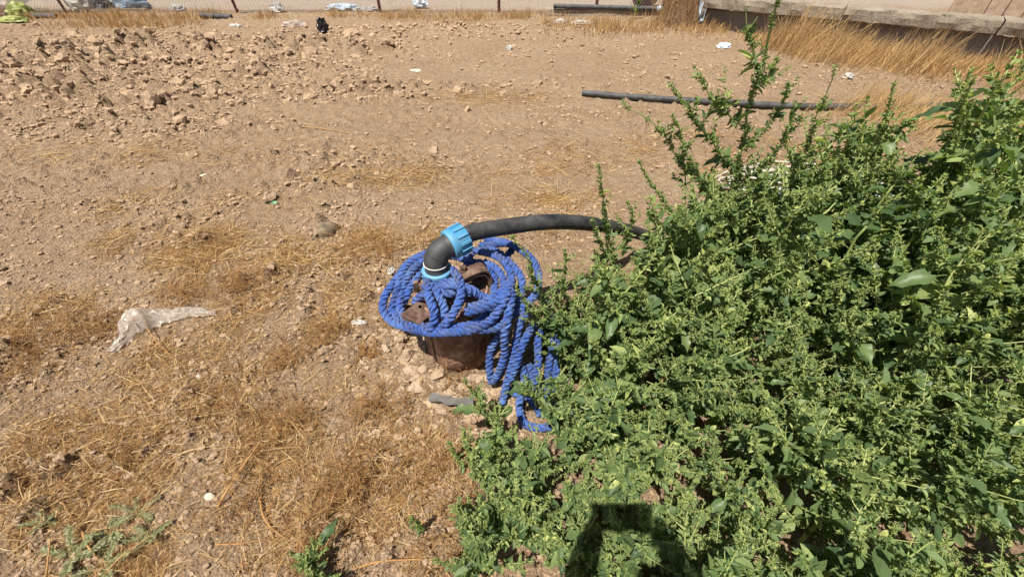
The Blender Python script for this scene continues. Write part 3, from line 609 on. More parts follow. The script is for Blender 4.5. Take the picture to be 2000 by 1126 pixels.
# cream hose coiled on the ground behind the weeds
hc = onground(1515, 364); hs = thing('hose_coil', 'coiled cream white hose lying on the dirt behind the green weeds', 'hose', (hc[0], hc[1], 0))
for k in range(9):
    rr = np.random.default_rng(500 + k); a = np.linspace(0, 6.6, 40) + rr.uniform(0, 6); rad = .29 + rr.uniform(-.10, .10)
    C_ = np.stack([np.cos(a) * rad * 1.35 + rr.normal(0, .05) + .02 * np.sin(a * 3 + k), np.sin(a) * rad * .62 + rr.normal(0, .05) + .015 * np.sin(a * 4 + 2 * k), .025 + .008 * k + .012 * np.sin(a * 2 + k)], -1); mb = MB(); tube(mb, catmull(C_, .03), .0095, 8); link('loop', mb.mesh('loop'), M['hose'], hs)

# ------------------------------------------------------------------ the well: casing, clamps, riser, elbow and hose
WZ = .395
wc = thing('well_casing', 'rusty steel well casing standing in broken stones under the blue rope', 'well casing', (WELL[0], WELL[1], 0))
RC = .150; mb = MB(); lathe(mb, [(RC - .008, -.1), (RC, -.1), (RC, .1), (RC + .0008, .2), (RC, WZ - .004), (RC - .003, WZ), (RC - .008, WZ), (RC - .008, WZ - .2)], 56); link('casing_wall', mb.mesh('casing_wall'), M['rustdark'], wc)
mb = MB(); lathe(mb, [(RC - .001, WZ - .03), (RC + .012, WZ - .03), (RC + .012, WZ - .012), (RC - .001, WZ - .012)], 56, closed=True); link('rim_band', mb.mesh('rim_band', False), M['rust'], wc)
mb = MB(); lathe(mb, [(.05, WZ - .02), (.05, WZ - .014), (RC - .008, WZ - .014), (RC - .008, WZ - .02)], 48, closed=True); link('lid', mb.mesh('lid', False), M['rust'], wc)
for k in range(2):
    mb = MB(); a = (4.05, 5.3)[k]; tube(mb, [(math.cos(a) * (RC + .001), math.sin(a) * (RC + .001), -.02), (math.cos(a + .02) * (RC + .002), math.sin(a + .02) * (RC + .002), .17), (math.cos(a) * (RC + .001), math.sin(a) * (RC + .001), WZ - .035)], .0045, 6); link('weld_seam', mb.mesh('weld_seam'), M['rust'], wc)
wo = np.array([WELL[0], WELL[1], 0])
def plate_path(name, path, width_dir, width, th, mat):
    """bent steel strip: profile polyline swept along width_dir"""
    p = np.asarray(path, float); wd = np.asarray(width_dir, float) * width; T, N_, B_ = frames(p); nn = np.cross(T, wd / np.linalg.norm(wd)); nn /= np.linalg.norm(nn, axis=1, keepdims=True)
    k = len(p); ring = np.concatenate([p + nn * th / 2, (p - nn * th / 2)[::-1]]); V = np.concatenate([ring, ring + wd]); m = 2 * k; mb = MB(); j = np.arange(m); j2 = (j + 1) % m
    mb.add(V, np.stack([j, j2, m + j2, m + j], -1)); i = np.arange(k - 1)
    for off, fl in ((0, 1), (m, 0)):
        q = np.stack([off + i, off + i + 1, off + m - 2 - i, off + m - 1 - i], -1); mb.f.setdefault(4, []).append(q[:, ::-1] if fl else q)
    return link(name, mb.mesh(name, False), mat, wc)
# front clamp: doubled flat plate with a bolt hole, lying on the casing rim
def quad_plate(name, corners, th, hole=None, hr=.008):
    c = np.array([at(*q) for q in corners]) - wo; nn = np.cross(c[1] - c[0], c[3] - c[0]); nn /= np.linalg.norm(nn); nn = nn if nn[2] > 0 else -nn
    bm = bmesh.new(); top = [bm.verts.new(q) for q in c]; edges = [bm.edges.new((top[k], top[(k + 1) % 4])) for k in range(4)]
    if hole is not None:
        h = np.array(hole); ex = (c[1] - c[0]) / np.linalg.norm(c[1] - c[0]); ey = np.cross(nn, ex); hc_ = c[0] + (c[1] - c[0]) * h[0] + (c[3] - c[0]) * h[1]
        hv = [bm.verts.new(hc_ + hr * (math.cos(a) * ex + math.sin(a) * ey)) for a in np.arange(14) * 2 * math.pi / 14]; edges += [bm.edges.new((hv[k], hv[(k + 1) % 14])) for k in range(14)]
    bmesh.ops.triangle_fill(bm, edges=edges, use_beauty=True); ret = bmesh.ops.extrude_face_region(bm, geom=bm.faces[:]); bmesh.ops.translate(bm, verts=[q for q in ret['geom'] if isinstance(q, bmesh.types.BMVert)], vec=Vector(-nn * th)); bmesh.ops.recalc_face_normals(bm, faces=bm.faces[:])
    me = bpy.data.meshes.new(name); bm.to_mesh(me); bm.free(); return link(name, me, M['rust'], wc)
FP = [(781, 614, 1.015), (822, 584, 1.10), (850, 606, 1.085), (818, 634, 1.00)]
fp = quad_plate('front_clamp_plate', FP, .007, (.70, .30)); fp['label'] = 'rusty flat clamp plate with a bolt hole'
o2 = quad_plate('lower_clamp_plate', [(783, 617, 1.02), (822, 586, 1.10), (850, 609, 1.085), (819, 637, 1.005)], .007); o2.location.z -= .010
e3 = quad_plate('inner_clamp_plate', [(846, 604, 1.06), (868, 572, 1.12), (888, 582, 1.11), (866, 612, 1.05)], .010)
# rear clamp: bent channel, open to the right
B0 = at(897, 528, 1.20) - wo; bdir = (at(923, 553, 1.145) - at(897, 528, 1.20)); bw = np.linalg.norm(bdir)
axx = np.array([.86, .42, .02]); axx /= np.linalg.norm(axx); wdv = np.array([.42, -.86, 0]); wdv /= np.linalg.norm(wdv)
prof = [np.array([0, 0, 0])]
pts = []
for (a, b) in ((-.055, -.004), (-.03, .004), (0, .010), (.03, .010), (.05, .002), (.062, -.014), (.068, -.035), (.070, -.07)): pts.append(B0 + axx * (a + .045) + np.array([0, 0, b]))
plate_path('rear_clamp_plate', pts, wdv, .062, .007, M['rust'])
pts2 = [q - np.array([0, 0, .016]) - axx * .008 for q in pts]; plate_path('rear_clamp_backing', pts2, wdv, .060, .006, M['rust'])
for (px, py, Y_) in ((866, 592, 1.07), (905, 528, 1.19)):
    c = at(px, py, Y_) - wo; mb = MB(); lathe(mb, [(.0004, .022), (.012, .022), (.014, .018), (.014, .004), (.017, .003), (.017, -.012)], 6, c, (.1, 0, 1)); link('bolt', mb.mesh('bolt', False), M['rust'], wc)
c = at(815, 566, 1.17) - wo; mb = MB(); box(mb, c, np.array([.010, .004, 0]), np.array([-.004, .012, 0]) * .6, (0, 0, .045)); link('clamp_tab', mb.mesh('clamp_tab', False), M['rust'], wc)
sb = at(741, 604, 1.17) - wo; sdir = np.array([-sb[0], -sb[1], 0]); mb = MB(); lathe(mb, [(.0004, 0), (.015, 0), (.019, .004), (.019, .16), (.0004, .16)], 18, sb, (sdir[0], sdir[1], -.01)); st_ = link('pipe_stub', mb.mesh('pipe_stub'), M['rust'], wc); st_['label'] = 'rusty steel stub sticking out to the left'

# hose, elbow and compression nuts: one pipe run
XR = at(855, 535, 1.185); XR = np.array([XR[0], 1.185]); D1 = np.array([.80, .58, .07]); D1 /= np.linalg.norm(D1)
hp = thing('water_hose', 'thick black hose rising from the well through a dark elbow with light blue nuts', 'hose', (XR[0], XR[1], 0)); ho = np.array([XR[0], XR[1], 0])
ZB, BR = .532, .054
el = [np.array([0, 0, z]) for z in np.linspace(ZB - .06, ZB, 4)]
h1 = np.array([D1[0], D1[1], 0]); h1 /= np.linalg.norm(h1)
for k in range(1, 15):
    a = k / 14 * R(85); el.append(np.array([0, 0, ZB]) + h1 * BR * (1 - math.cos(a)) + np.array([0, 0, BR * math.sin(a)]))
end = el[-1]; tg = el[-1] - el[-2]; tg /= np.linalg.norm(tg)
for k in range(1, 4): el.append(end + tg * .009 * k)
el = np.array(el); rad = np.full(len(el), .0465); rad[:2] = .050; rad[-2:] = .052
eb = MB(); tube(eb, el, rad, 32); elbow = link('elbow', eb.mesh('elbow'), M['elbow'], hp)
for k, (i_, rr_, ww, mt) in enumerate(((3, .0485, .0025, 'ring'), (1, .0525, .006, 'ring'), (9, .0477, .003, 'elbow'))):
    t_ = el[i_ + 1] - el[i_]; mb = MB(); lathe(mb, [(rr_ - .006, -ww), (rr_, -ww * .7), (rr_ + .001, 0), (rr_, ww * .7), (rr_ - .006, ww)], 32, el[i_], t_); link('seal_ring' if mt == 'ring' else 'seam', mb.mesh('ring'), M[mt], elbow)
def nut(c, axis, ln, r0, n=12):
    axis = np.asarray(axis) / np.linalg.norm(axis); mb = MB(); lathe(mb, [(r0 * .72, 0), (r0 * .97, 0), (r0, .004), (r0, ln * .30), (r0 * .955, ln * .36), (r0 * .93, ln * .96), (r0 * .89, ln), (r0 * .70, ln), (r0 * .69, 0)], 48, c, axis, closed=True)
    o = link('nut', mb.mesh('nut'), M['nut'], hp); hh = np.array([0, 0, 1.0]) if abs(axis[2]) < .9 else np.array([1.0, 0, 0]); N0 = hh - axis * (hh @ axis); N0 /= np.linalg.norm(N0); B0_ = np.cross(axis, N0)
    for k in range(n):
        a = k * 2 * math.pi / n + .2; ro = math.cos(a) * N0 + math.sin(a) * B0_; tn = np.cross(axis, ro); m2 = MB(); box(m2, c + axis * ln * .66 + ro * r0 * .95, axis * ln * .29, tn * .0048, ro * .0055); link('rib', m2.mesh('rib', False), M['nut'], o)
nut(np.array([0, 0, ZB - .028]), (0, 0, -1), .070, .061)
nut(el[-1] - tg * .012, tg, .078, .061)
mb = MB(); tube(mb, [(0, 0, .1), (0, 0, .3), (0, 0, ZB - .05)], .044, 24); link('riser_pipe', mb.mesh('riser_pipe'), M['hdpe'], hp)
hs_pts = [el[-1] + tg * .02, el[-1] + tg * .10, at(1000, 441, 1.385) - ho, at(1080, 433, 1.46) - ho, at(1160, 438, 1.60) - ho, at(1230, 451, 1.78) - ho, at(1290, 470, 1.98) - ho, onground(1345, 492, .05) - ho, onground(1430, 510, .05) - ho, onground(1560, 520, .05) - ho, onground(1750, 530, .05) - ho]
mb = MB(); tube(mb, catmull(hs_pts, .02), .0345, 28); link('hose_pipe', mb.mesh('hose_pipe'), M['hdpe'], hp)

# ------------------------------------------------------------------ blue rope, three strands laid together
ROPE_R = .0168
rope = thing('blue_rope', 'blue three strand rope coiled over the well head and hanging to the ground', 'rope', (WELL[0], WELL[1], 0))
def zoomp(zx, zy, Y):
    p = at(700 + zx / 2.448, 400 + zy / 2.448, Y); g0 = gz(p) + ROPE_R
    return p if p[2] > g0 else onground(700 + zx / 2.448, 400 + zy / 2.448, g0)
def rope_run(pts, name='rope_coil', RR=ROPE_R, seed=0):
    rr = np.random.default_rng(seed); C = catmull(np.array(pts) - wo, .0055)
    n = len(C); k_ = np.ones(15) / 15; Cp = np.vstack([np.repeat(C[:1], 7, 0), C, np.repeat(C[-1:], 7, 0)]); C = np.stack([np.convolve(Cp[:, q], k_, 'valid') for q in range(3)], -1)
    T, N_, B_ = frames(C); s = np.concatenate([[0], np.cumsum(np.linalg.norm(np.diff(C, axis=0), axis=1))]); pitch = RR * 4.3; ph0 = rr.uniform(0, 6.28); ph = s / pitch * 2 * np.pi + ph0
    mb = MB(); thick = 1 + .10 * (vnoise(s * 40, s * 0 + seed, 3) - .5) + .08 * (vnoise(s * 9, s * 0 + seed, 4) - .5); ph = ph + 1.2 * (vnoise(s * 8, s * 0 + seed, 5) - .5)
    fib = rr.integers(0, n, int(n * 1.1)); fa = rr.uniform(0, 6.28, len(fib)); O = np.cos(fa)[:, None] * N_[fib] + np.sin(fa)[:, None] * B_[fib]
    blades(FUZZ, C[fib] + O * RR * .93, O * .5 + T[fib] * rr.choice([-1, 1], (len(fib), 1)) * .8 + .5 * rr.normal(size=(len(fib), 3)), rr.uniform(.004, .014, len(fib)), np.full(len(fib), .00022), rr.uniform(-.3, .5, len(fib)), rr.uniform(0, 1, len(fib)), 2)
    for k in range(3):
        a = ph + k * 2 * np.pi / 3; Q = C + (np.cos(a)[:, None] * N_ + np.sin(a)[:, None] * B_) * RR * .56
        sides = 9; Tq, Nq, Bq = frames(Q); b = np.arange(sides) * 2 * np.pi / sides
        V = Q[:, None, :] + (RR * .505 * thick)[:, None, None] * (np.cos(b)[None, :, None] * Nq[:, None, :] + np.sin(b)[None, :, None] * Bq[:, None, :]) * (1 + .02 * rr.normal(size=(n, sides, 1)))
        i, j = np.meshgrid(np.arange(n - 1), np.arange(sides), indexing='ij'); j2 = (j + 1) % sides
        tint = (b[None, :] * 3 - s[:, None] / (RR * .32) * 2).ravel()
        base = mb.n; mb.add(V.reshape(-1, 3), np.stack([i * sides + j, i * sides + j2, (i + 1) * sides + j2, (i + 1) * sides + j], -1).reshape(-1, 4), tint)
        mb.f.setdefault(sides, []).extend([(np.arange(sides)[::-1] + base)[None], (np.arange(sides) + (n - 1) * sides + base)[None]])
    return link(name, mb.mesh(name), M['rope'], rope)
FUZZ = MB()
Zp = lambda L_: [zoomp(*q) for q in L_]
runs = [
 # big coils round the clamps
 [(560, 250, 1.36), (430, 215, 1.40), (330, 228, 1.36), (250, 262, 1.30), (185, 350, 1.22), (130, 440, 1.16), (118, 505, 1.11), (160, 560, 1.05), (240, 592, 1.00), (330, 606, .965), (430, 612, .955), (520, 600, .97), (610, 560, 1.01), (690, 480, 1.07), (735, 390, 1.15), (715, 290, 1.25), (640, 232, 1.33), (560, 222, 1.38)],
 [(600, 300, 1.30), (450, 245, 1.38), (335, 262, 1.33), (262, 305, 1.26), (205, 390, 1.18), (190, 460, 1.12), (215, 530, 1.06), (270, 575, 1.015), (340, 585, .985), (420, 580, .98), (510, 580, .99), (590, 540, 1.03), (660, 470, 1.09), (700, 380, 1.17), (660, 300, 1.26), (600, 265, 1.33)],
 [(420, 275, 1.35), (325, 300, 1.29), (270, 355, 1.225), (232, 425, 1.16), (215, 480, 1.12), (180, 530, 1.07), (230, 560, 1.03), (300, 600, .99)],
 [(420, 240, 1.38), (320, 240, 1.34), (225, 300, 1.265), (195, 400, 1.18), (175, 440, 1.15), (150, 500, 1.11), (165, 535, 1.08)],
 [(560, 190, 1.43), (640, 185, 1.45), (710, 172, 1.46), (770, 210, 1.41), (835, 265, 1.34), (858, 330, 1.26), (845, 420, 1.17), (800, 480, 1.11), (740, 530, 1.05), (660, 590, 1.0)],
 [(540, 225, 1.41), (620, 210, 1.43), (690, 235, 1.40), (750, 285, 1.32), (790, 360, 1.24), (780, 440, 1.16), (730, 510, 1.09), (680, 560, 1.04)],
 [(500, 300, 1.27), (560, 275, 1.29), (625, 300, 1.28), (665, 360, 1.22), (650, 420, 1.15), (700, 450, 1.11)],
 [(690, 260, 1.40), (740, 190, 1.47), (650, 165, 1.50), (590, 180, 1.47)],
 # loops thrown over the front plate
 [(440, 300, 1.16), (480, 330, 1.125), (500, 385, 1.085), (490, 440, 1.045), (455, 510, 1.0), (420, 575, .97), (370, 610, .965)],
 [(330, 350, 1.14), (325, 400, 1.09), (345, 460, 1.04), (365, 520, .995), (355, 570, .97), (330, 600, .968)],
 [(300, 405, 1.12), (335, 370, 1.12), (365, 410, 1.085), (395, 460, 1.045), (415, 510, 1.01), (400, 555, .99)],
 [(265, 465, 1.10), (310, 430, 1.10), (370, 405, 1.10), (430, 380, 1.11), (480, 380, 1.10), (540, 405, 1.09), (590, 440, 1.09), (640, 450, 1.09)],
 [(340, 395, 1.12), (400, 365, 1.13), (450, 365, 1.125), (500, 395, 1.10), (540, 430, 1.07)],
 [(355, 420, 1.085), (410, 420, 1.09), (450, 430, 1.085), (470, 400, 1.10)],
 # front right coils
 [(495, 512, 1.0), (570, 500, 1.0), (650, 465, 1.03), (720, 415, 1.08), (745, 370, 1.14)],
 [(500, 485, 1.035), (570, 480, 1.04), (640, 440, 1.06), (700, 410, 1.10), (735, 350, 1.17)],
 [(505, 605, .965), (590, 575, .97), (650, 535, .995), (690, 470, 1.03), (715, 420, 1.07)],
 [(560, 610, .975), (640, 595, .975), (700, 560, .985), (725, 480, 1.03), (745, 410, 1.09)],
 # lengths hanging down to the ground
 [(742, 395, 1.10), (728, 470, 1.035), (712, 560, .985), (698, 650, .965), (690, 720, .96), (672, 800, .955), (640, 845, .955), (625, 790, .985), (650, 690, 1.0), (690, 590, 1.01)],
 [(800, 500, 1.08), (765, 560, 1.03), (750, 650, .99), (735, 740, .965), (710, 820, .945), (700, 900, .91), (690, 960, .885)],
 [(835, 560, 1.06), (800, 620, 1.02), (770, 700, .98), (745, 770, .955), (720, 840, .93)],
 [(880, 560, 1.08), (860, 640, 1.03), (865, 730, .98), (850, 820, .94), (840, 880, .91), (850, 950, .875)],
 [(930, 600, 1.06), (915, 690, 1.01), (900, 780, .965), (905, 860, .925), (880, 960, .88), (870, 1020, .85)],
 [(770, 760, .97), (790, 840, .935), (770, 930, .895), (790, 1040, .85), (850, 1060, .84), (930, 1060, .84), (960, 1000, .87)],
 [(820, 740, .985), (830, 840, .94), (880, 900, .91), (930, 860, .93), (950, 780, .97)],
 [(960, 620, 1.06), (950, 720, 1.01), (930, 840, .945), (920, 940, .895), (955, 1010, .865)],
 [(700, 860, .95), (740, 900, .92), (800, 910, .91), (860, 990, .87)],
]
jr = np.random.default_rng(31)
for k, L_ in enumerate(runs): rope_run(Zp([(a_ + jr.normal(0, 5), b_ + jr.normal(0, 5), c_ + jr.normal(0, .006)) for a_, b_, c_ in L_]), seed=900 + k, name='rope_hanging' if 18 <= k else 'rope_coil')
tag(link('rope_fuzz', FUZZ.mesh('rope_fuzz'), M['rope'], rope), kind='stuff')

# ------------------------------------------------------------------ green weeds (amaranth): stems, spikes of small leaves, big lower leaves
LT_V = np.array([[0, 0, 0], [-.30, .38, .10], [0, .42, -.02], [.30, .38, .10], [-.20, .75, .05], [.20, .75, .05], [0, 1.0, -.10]])
LT_F3 = np.array([[0, 2, 1], [0, 3, 2], [4, 2, 6], [2, 5, 6]]); LT_F = np.array([[0, 2, 1], [0, 3, 2], [1, 2, 4], [2, 3, 5], [4, 2, 6], [2, 5, 6]])
OC_V = np.array([[1, 0, 0], [-1, 0, 0], [0, 1, 0], [0, -1, 0], [0, 0, 1.5], [0, 0, -1]], float); OC_F = np.array([[0, 2, 4], [2, 1, 4], [1, 3, 4], [3, 0, 4], [2, 0, 5], [1, 2, 5], [3, 1, 5], [0, 3, 5]])
def unit(a): return a / (np.linalg.norm(a, axis=-1, keepdims=True) + 1e-9)
def add_leaves(mb, P, D, size, tint, wide, rr):
    n = len(P)
    if not n: return
    D = unit(D); S = unit(np.cross(D, np.array([0, 0, 1.0]) + .35 * rr.normal(size=(n, 3)))); Nn = np.cross(S, D)
    k = len(LT_V); V = P[:, None, :] + size[:, None, None] * (LT_V[None, :, 0, None] * wide[:, None, None] * S[:, None, :] + LT_V[None, :, 1, None] * D[:, None, :] + LT_V[None, :, 2, None] * rr.uniform(.4, 2.0, n)[:, None, None] * Nn[:, None, :])
    mb.add(V.reshape(-1, 3), (LT_F[None] + (np.arange(n) * k)[:, None, None]).reshape(-1, 3), np.repeat(tint, k))
def big_leaf_mesh(name, seed, wide=.52, wav=.05):
    rr = np.random.default_rng(seed); n = 9; t = np.linspace(0, 1, n); w = wide * .5 * np.sin(np.pi * np.clip(t, 0, 1) ** .72) ** .9; w[0] = .02; w[-1] = .0
    mb = MB(); V = []
    droop = -.30 * t ** 2
    for i in range(n):
        for s in (-1, -.5, 0, .5, 1):
            wv = wav * math.sin(i * 1.9 + s * 2 + seed) * abs(s) + .010 * rr.normal() * abs(s)
            V.append((s * w[i] * (1 + .05 * rr.normal() * (abs(s) == 1)), t[i] + .015 * rr.normal() * abs(s), droop[i] + abs(s) * w[i] * .35 + wv))
    i, j = np.meshgrid(np.arange(n - 1), np.arange(4), indexing='ij'); mb.add(V, np.stack([i * 5 + j, i * 5 + j + 1, (i + 1) * 5 + j + 1, (i + 1) * 5 + j], -1).reshape(-1, 4), rr.uniform(.05, .70))
    tube(mb, [(0, -.35, -.06), (0, -.12, -.015), (0, .1, -.012), (0, .6, -.12)], [.016, .014, .011, .004], 5, .95)
    me = mb.mesh(name); me.materials.append(M['bigleaf']); return me
BIG = [big_leaf_mesh('leaf', 600 + k, .40 + .05 * k % .2, .04 + .01 * k) for k in range(8)]
def spike(stems, leaves, flowers, C, rr, ls, r0, taper=True, dens=1.0):
    """one branch along polyline C with leaf whorls and seed clusters; ls = leaf length at its foot"""
    s = np.concatenate([[0], np.cumsum(np.linalg.norm(np.diff(C, axis=0), axis=1))]); L_ = s[-1]
    tube(stems, C, np.linspace(r0, r0 * .35 + .0006, len(C)), 5, rr.uniform(.3, .9), False)
    n = max(4, int(L_ / .0105 * dens)); q = np.linspace(.06, 1, n) * L_ + rr.normal(0, .003, n); q = np.clip(q, 0, L_)
    q = q[vnoise(q * 28 + rr.uniform(0, 99), q * 0, 2) > .22]; n = len(q)
    if n < 2: return
    P = np.stack([np.interp(q, s, C[:, k]) for k in range(3)], -1); T = unit(np.stack([np.interp(q, s, np.gradient(C[:, k])) for k in range(3)], -1)); f = q / L_
    for m in range(5):
        a = np.arange(n) * 2.4 + m * 1.7 + rr.uniform(0, 6); h = unit(np.cross(T, np.array([.3, .1, 1.0]))); b = np.cross(T, h); O = np.cos(a)[:, None] * h + np.sin(a)[:, None] * b
        up = .35 + .75 * f; D = O + T * up[:, None] + np.array([0, 0, -.12]) + .25 * rr.normal(size=(n, 3))
        big = (rr.random(n) < .10) * (f < .75)
        size = ls * (1.0 - .58 * f) * rr.uniform(.45, 1.15, n) * (1 + 1.1 * big) * (.7 if m else 1)
        tint = np.where(rr.random(n) < .03, 1.0, np.clip(rr.normal(.42, .20, n) + .24 * f - .15 * big, 0, 1)); add_leaves(leaves, P + O * .0015, D, size, tint, rr.uniform(.60, .98, n), rr)
    for m in range(2):
        a = rr.uniform(0, 6.28, n); h = unit(np.cross(T, np.array([.3, .1, 1.0]))); b = np.cross(T, h); O = np.cos(a)[:, None] * h + np.sin(a)[:, None] * b
        sz = rr.uniform(.0016, .0034, n) * (.8 + .5 * f); V = (P + O * (r0 + .003 * rr.random(n))[:, None] + T * .003)[:, None, :] + OC_V[None] * sz[:, None, None] * rr.uniform(.7, 1.3, (n, 6, 1))
        flowers.add(V.reshape(-1, 3), (OC_F[None] + (np.arange(n) * 6)[:, None, None]).reshape(-1, 3), np.repeat(np.clip(rr.normal(.55, .2, n), 0, 1), 6))
def curve_to(p, az, el, L_, rise, rr, n=9, wob=.02):
    t = np.linspace(0, 1, n); e = el + rise * t; d = np.stack([np.cos(az) * np.cos(e), np.sin(az) * np.cos(e), np.sin(e)], -1); C = p + np.concatenate([np.zeros((1, 3)), np.cumsum((d[1:] + d[:-1]) / 2 * L_ / (n - 1), axis=0)])
    return C + wob * L_ * np.cumsum(rr.normal(size=(n, 3)), 0) * t[:, None] * .3
def weed_meshes(seed, H, lean=(0, 0), nb=16, spread=.55, ls=.030, bushy=1.0, custom=()):
    """returns meshes and big-leaf placements for one plant with its foot at the origin"""
    rr = np.random.default_rng(seed); st, lv, fl = MB(), MB(), MB(); n = 16; t = np.linspace(0, 1, n)
    mainC = np.stack([lean[0] * t ** 1.3, lean[1] * t ** 1.3, H * t], -1) + .012 * np.cumsum(rr.normal(size=(n, 3)), 0) * t[:, None]
    i0 = int(n * .45); tube(st, mainC[:i0 + 1], np.linspace(.0100, .0070, i0 + 1) * (.6 + .5 * H), 7, .7, False)
    spike(st, lv, fl, mainC[i0:], rr, ls * .85, .0050 * (.6 + .5 * H))
    leaf = []
    for k in range(nb):
        f = .10 + .80 * (k + rr.random() * .5) / nb; p = np.array([np.interp(f, t, mainC[:, q]) for q in range(3)]); az = k * 2.4 + rr.uniform(-.5, .5)
        L_ = H * spread * (1.08 - f) * rr.uniform(.7, 1.25) + .05; C = curve_to(p, az, rr.uniform(.65, 1.15), L_, rr.uniform(.0, .4), rr); spike(st, lv, fl, C, rr, ls, .0030, dens=bushy)
        for q in range(int(rr.integers(2, 5) * bushy)):
            g_ = rr.uniform(.15, .8); i = int(g_ * 8); spike(st, lv, fl, curve_to(C[i], az + rr.choice([-1, 1]) * rr.uniform(.5, 1.1), rr.uniform(.3, .9), L_ * rr.uniform(.2, .42) * (1.1 - g_) + .03, .5, rr, 6), rr, ls * .8, .0018)
        if rr.random() < .75:
            ax = rr.uniform(0, 6.28); leaf.append((p + (C[3] - p) * rr.random(), az + rr.uniform(-.6, .6), rr.uniform(-.4, .5), rr.uniform(.045, .115) * (.8 + .4 * H)))
    for (pts, r0) in custom:
        C = catmull(pts, .04); C = C + .010 * np.cumsum(rr.normal(size=C.shape), 0) * .5; spike(st, lv, fl, C, rr, ls * 1.35, r0, dens=1.15)
        s_ = len(C)
        for q in range(max(2, int(s_ * .6))):
            i = int(rr.uniform(.12, .85) * s_); f = i / s_; az = rr.uniform(0, 6.28); spike(st, lv, fl, curve_to(C[i], az, rr.uniform(.3, 1.0), rr.uniform(.06, .19) * (1.15 - f), .4, rr, 6), rr, ls * .95, .0016)
    return st.mesh('stem'), lv.mesh('leaves', False), fl.mesh('seed_clusters', False), leaf
def place_weed(parts, loc, rot=0, scale=1.0, label=None, group=None, cat='weed', name='green_weed', leaf_scale=1.0):
    stm, lvm, flm, leaf = parts; z = gz(loc) - .01; t = thing(name, label, cat, (loc[0], loc[1], z), group); t.rotation_euler = (0, 0, rot); t.scale = (scale,) * 3
    link('stem', stm, M['stem'], t); tag(link('leaves', lvm, M['leaf'], t), kind='stuff'); tag(link('seed_clusters', flm, M['flower'], t), kind='stuff')
    for k, (p, az, el, s) in enumerate(leaf):
        o = link('leaf', BIG[(k * 5 + int(az * 10)) % 8], None, t); o.location = p; s *= leaf_scale; o.scale = (s, s, s); o.rotation_euler = (el, (k % 5 - 2) * .15, az - math.pi / 2)
        q = Matrix.Rotation(az - math.pi / 2, 3, 'Z') @ Matrix.Translation((0, .35 * s, 0)).to_3x3(); d = Vector((math.cos(az), math.sin(az), 0)); o.location = Vector(p) + d * .33 * s * math.cos(el) + Vector((0, 0, .33 * s * math.sin(el)))
    return t
def loc(px, py): return onground(px, py)[:2]
# the tall plant and its neighbours that stand against the dirt
def rel(base, pts): b = np.array([base[0], base[1], gz(base)]); return [at(*q) - b for q in pts]
b = np.array([1.0, 1.62]); tallc = [(rel(b, [(1440, 520, 1.62), (1428, 400, 1.60), (1442, 300, 1.58), (1462, 190, 1.56), (1490, 90, 1.54), (1508, 20, 1.52), (1516, -25, 1.50)]), .0085)]
tallc += [(rel(b, L_), .0035) for L_ in (
  [(1428, 420, 1.60), (1350, 330, 1.55), (1320, 300, 1.52), (1290, 250, 1.50), (1222, 190, 1.47)], [(1440, 330, 1.58), (1400, 270, 1.52), (1370, 240, 1.5), (1318, 150, 1.45)],
  [(1455, 240, 1.57), (1415, 200, 1.55), (1390, 150, 1.52), (1376, 110, 1.50)], [(1450, 290, 1.57), (1500, 240, 1.6), (1525, 200, 1.6), (1540, 140, 1.58)], [(1435, 360, 1.59), (1480, 330, 1.6), (1520, 270, 1.6), (1535, 210, 1.6)],
  [(1470, 160, 1.55), (1500, 140, 1.57), (1520, 100, 1.57)], [(1480, 130, 1.54), (1470, 80, 1.50), (1462, 50, 1.48)], [(1430, 440, 1.6), (1380, 400, 1.5), (1330, 330, 1.45), (1295, 235, 1.42)])]
place_weed(weed_meshes(1001, .55, (.02, 0), 14, .6, .030, 1.0, tallc), b, label='tallest green weed, its stalk reaching the top edge beside the low wall', group='green weeds of the dense patch')
def spiky(seed, base, H, spikes, label, nb=10, ls=.028, spread=.5, r0=.0045):
    b = np.array(base); cu = [(rel(b, L_), r0) for L_ in spikes]; return place_weed(weed_meshes(seed, H, (0, 0), nb, spread, ls, 1.0, cu), b, label=label, group='green weeds of the dense patch')
spiky(1002, (.42, 1.42), .30, [[(1230, 620, 1.42), (1205, 480, 1.40), (1185, 390, 1.38), (1172, 300, 1.36)], [(1215, 500, 1.40), (1230, 430, 1.42), (1222, 390, 1.42)], [(1200, 520, 1.4), (1165, 470, 1.36), (1150, 420, 1.34)]], 'green weed whose spike stands in front of the black hose', 6)
spiky(1003, (.80, 1.50), .42, [[(1380, 560, 1.5), (1330, 440, 1.47), (1290, 370, 1.45), (1265, 330, 1.44), (1250, 290, 1.43)], [(1370, 500, 1.5), (1360, 420, 1.48), (1345, 350, 1.47), (1340, 290, 1.46)], [(1345, 470, 1.48), (1300, 440, 1.45), (1270, 410, 1.44)]], 'green weed with slim spikes left of the tallest stalk')
spiky(1004, (1.30, 1.62), .52, [[(1560, 520, 1.62), (1590, 380, 1.6), (1610, 260, 1.57), (1640, 180, 1.55), (1672, 105, 1.53)], [(1590, 400, 1.6), (1560, 330, 1.58), (1540, 290, 1.57), (1535, 240, 1.56)], [(1605, 300, 1.58), (1640, 260, 1.6), (1655, 230, 1.6)]], 'green weed with one long spike crossing the black pipe right of the tallest')
spiky(1005, (1.55, 1.55), .55, [[(1680, 520, 1.55), (1710, 380, 1.53), (1740, 280, 1.51), (1765, 210, 1.5), (1788, 145, 1.49)], [(1710, 400, 1.53), (1680, 340, 1.51), (1660, 290, 1.5)]], 'green weed with a dark spike next to the broad leaves')
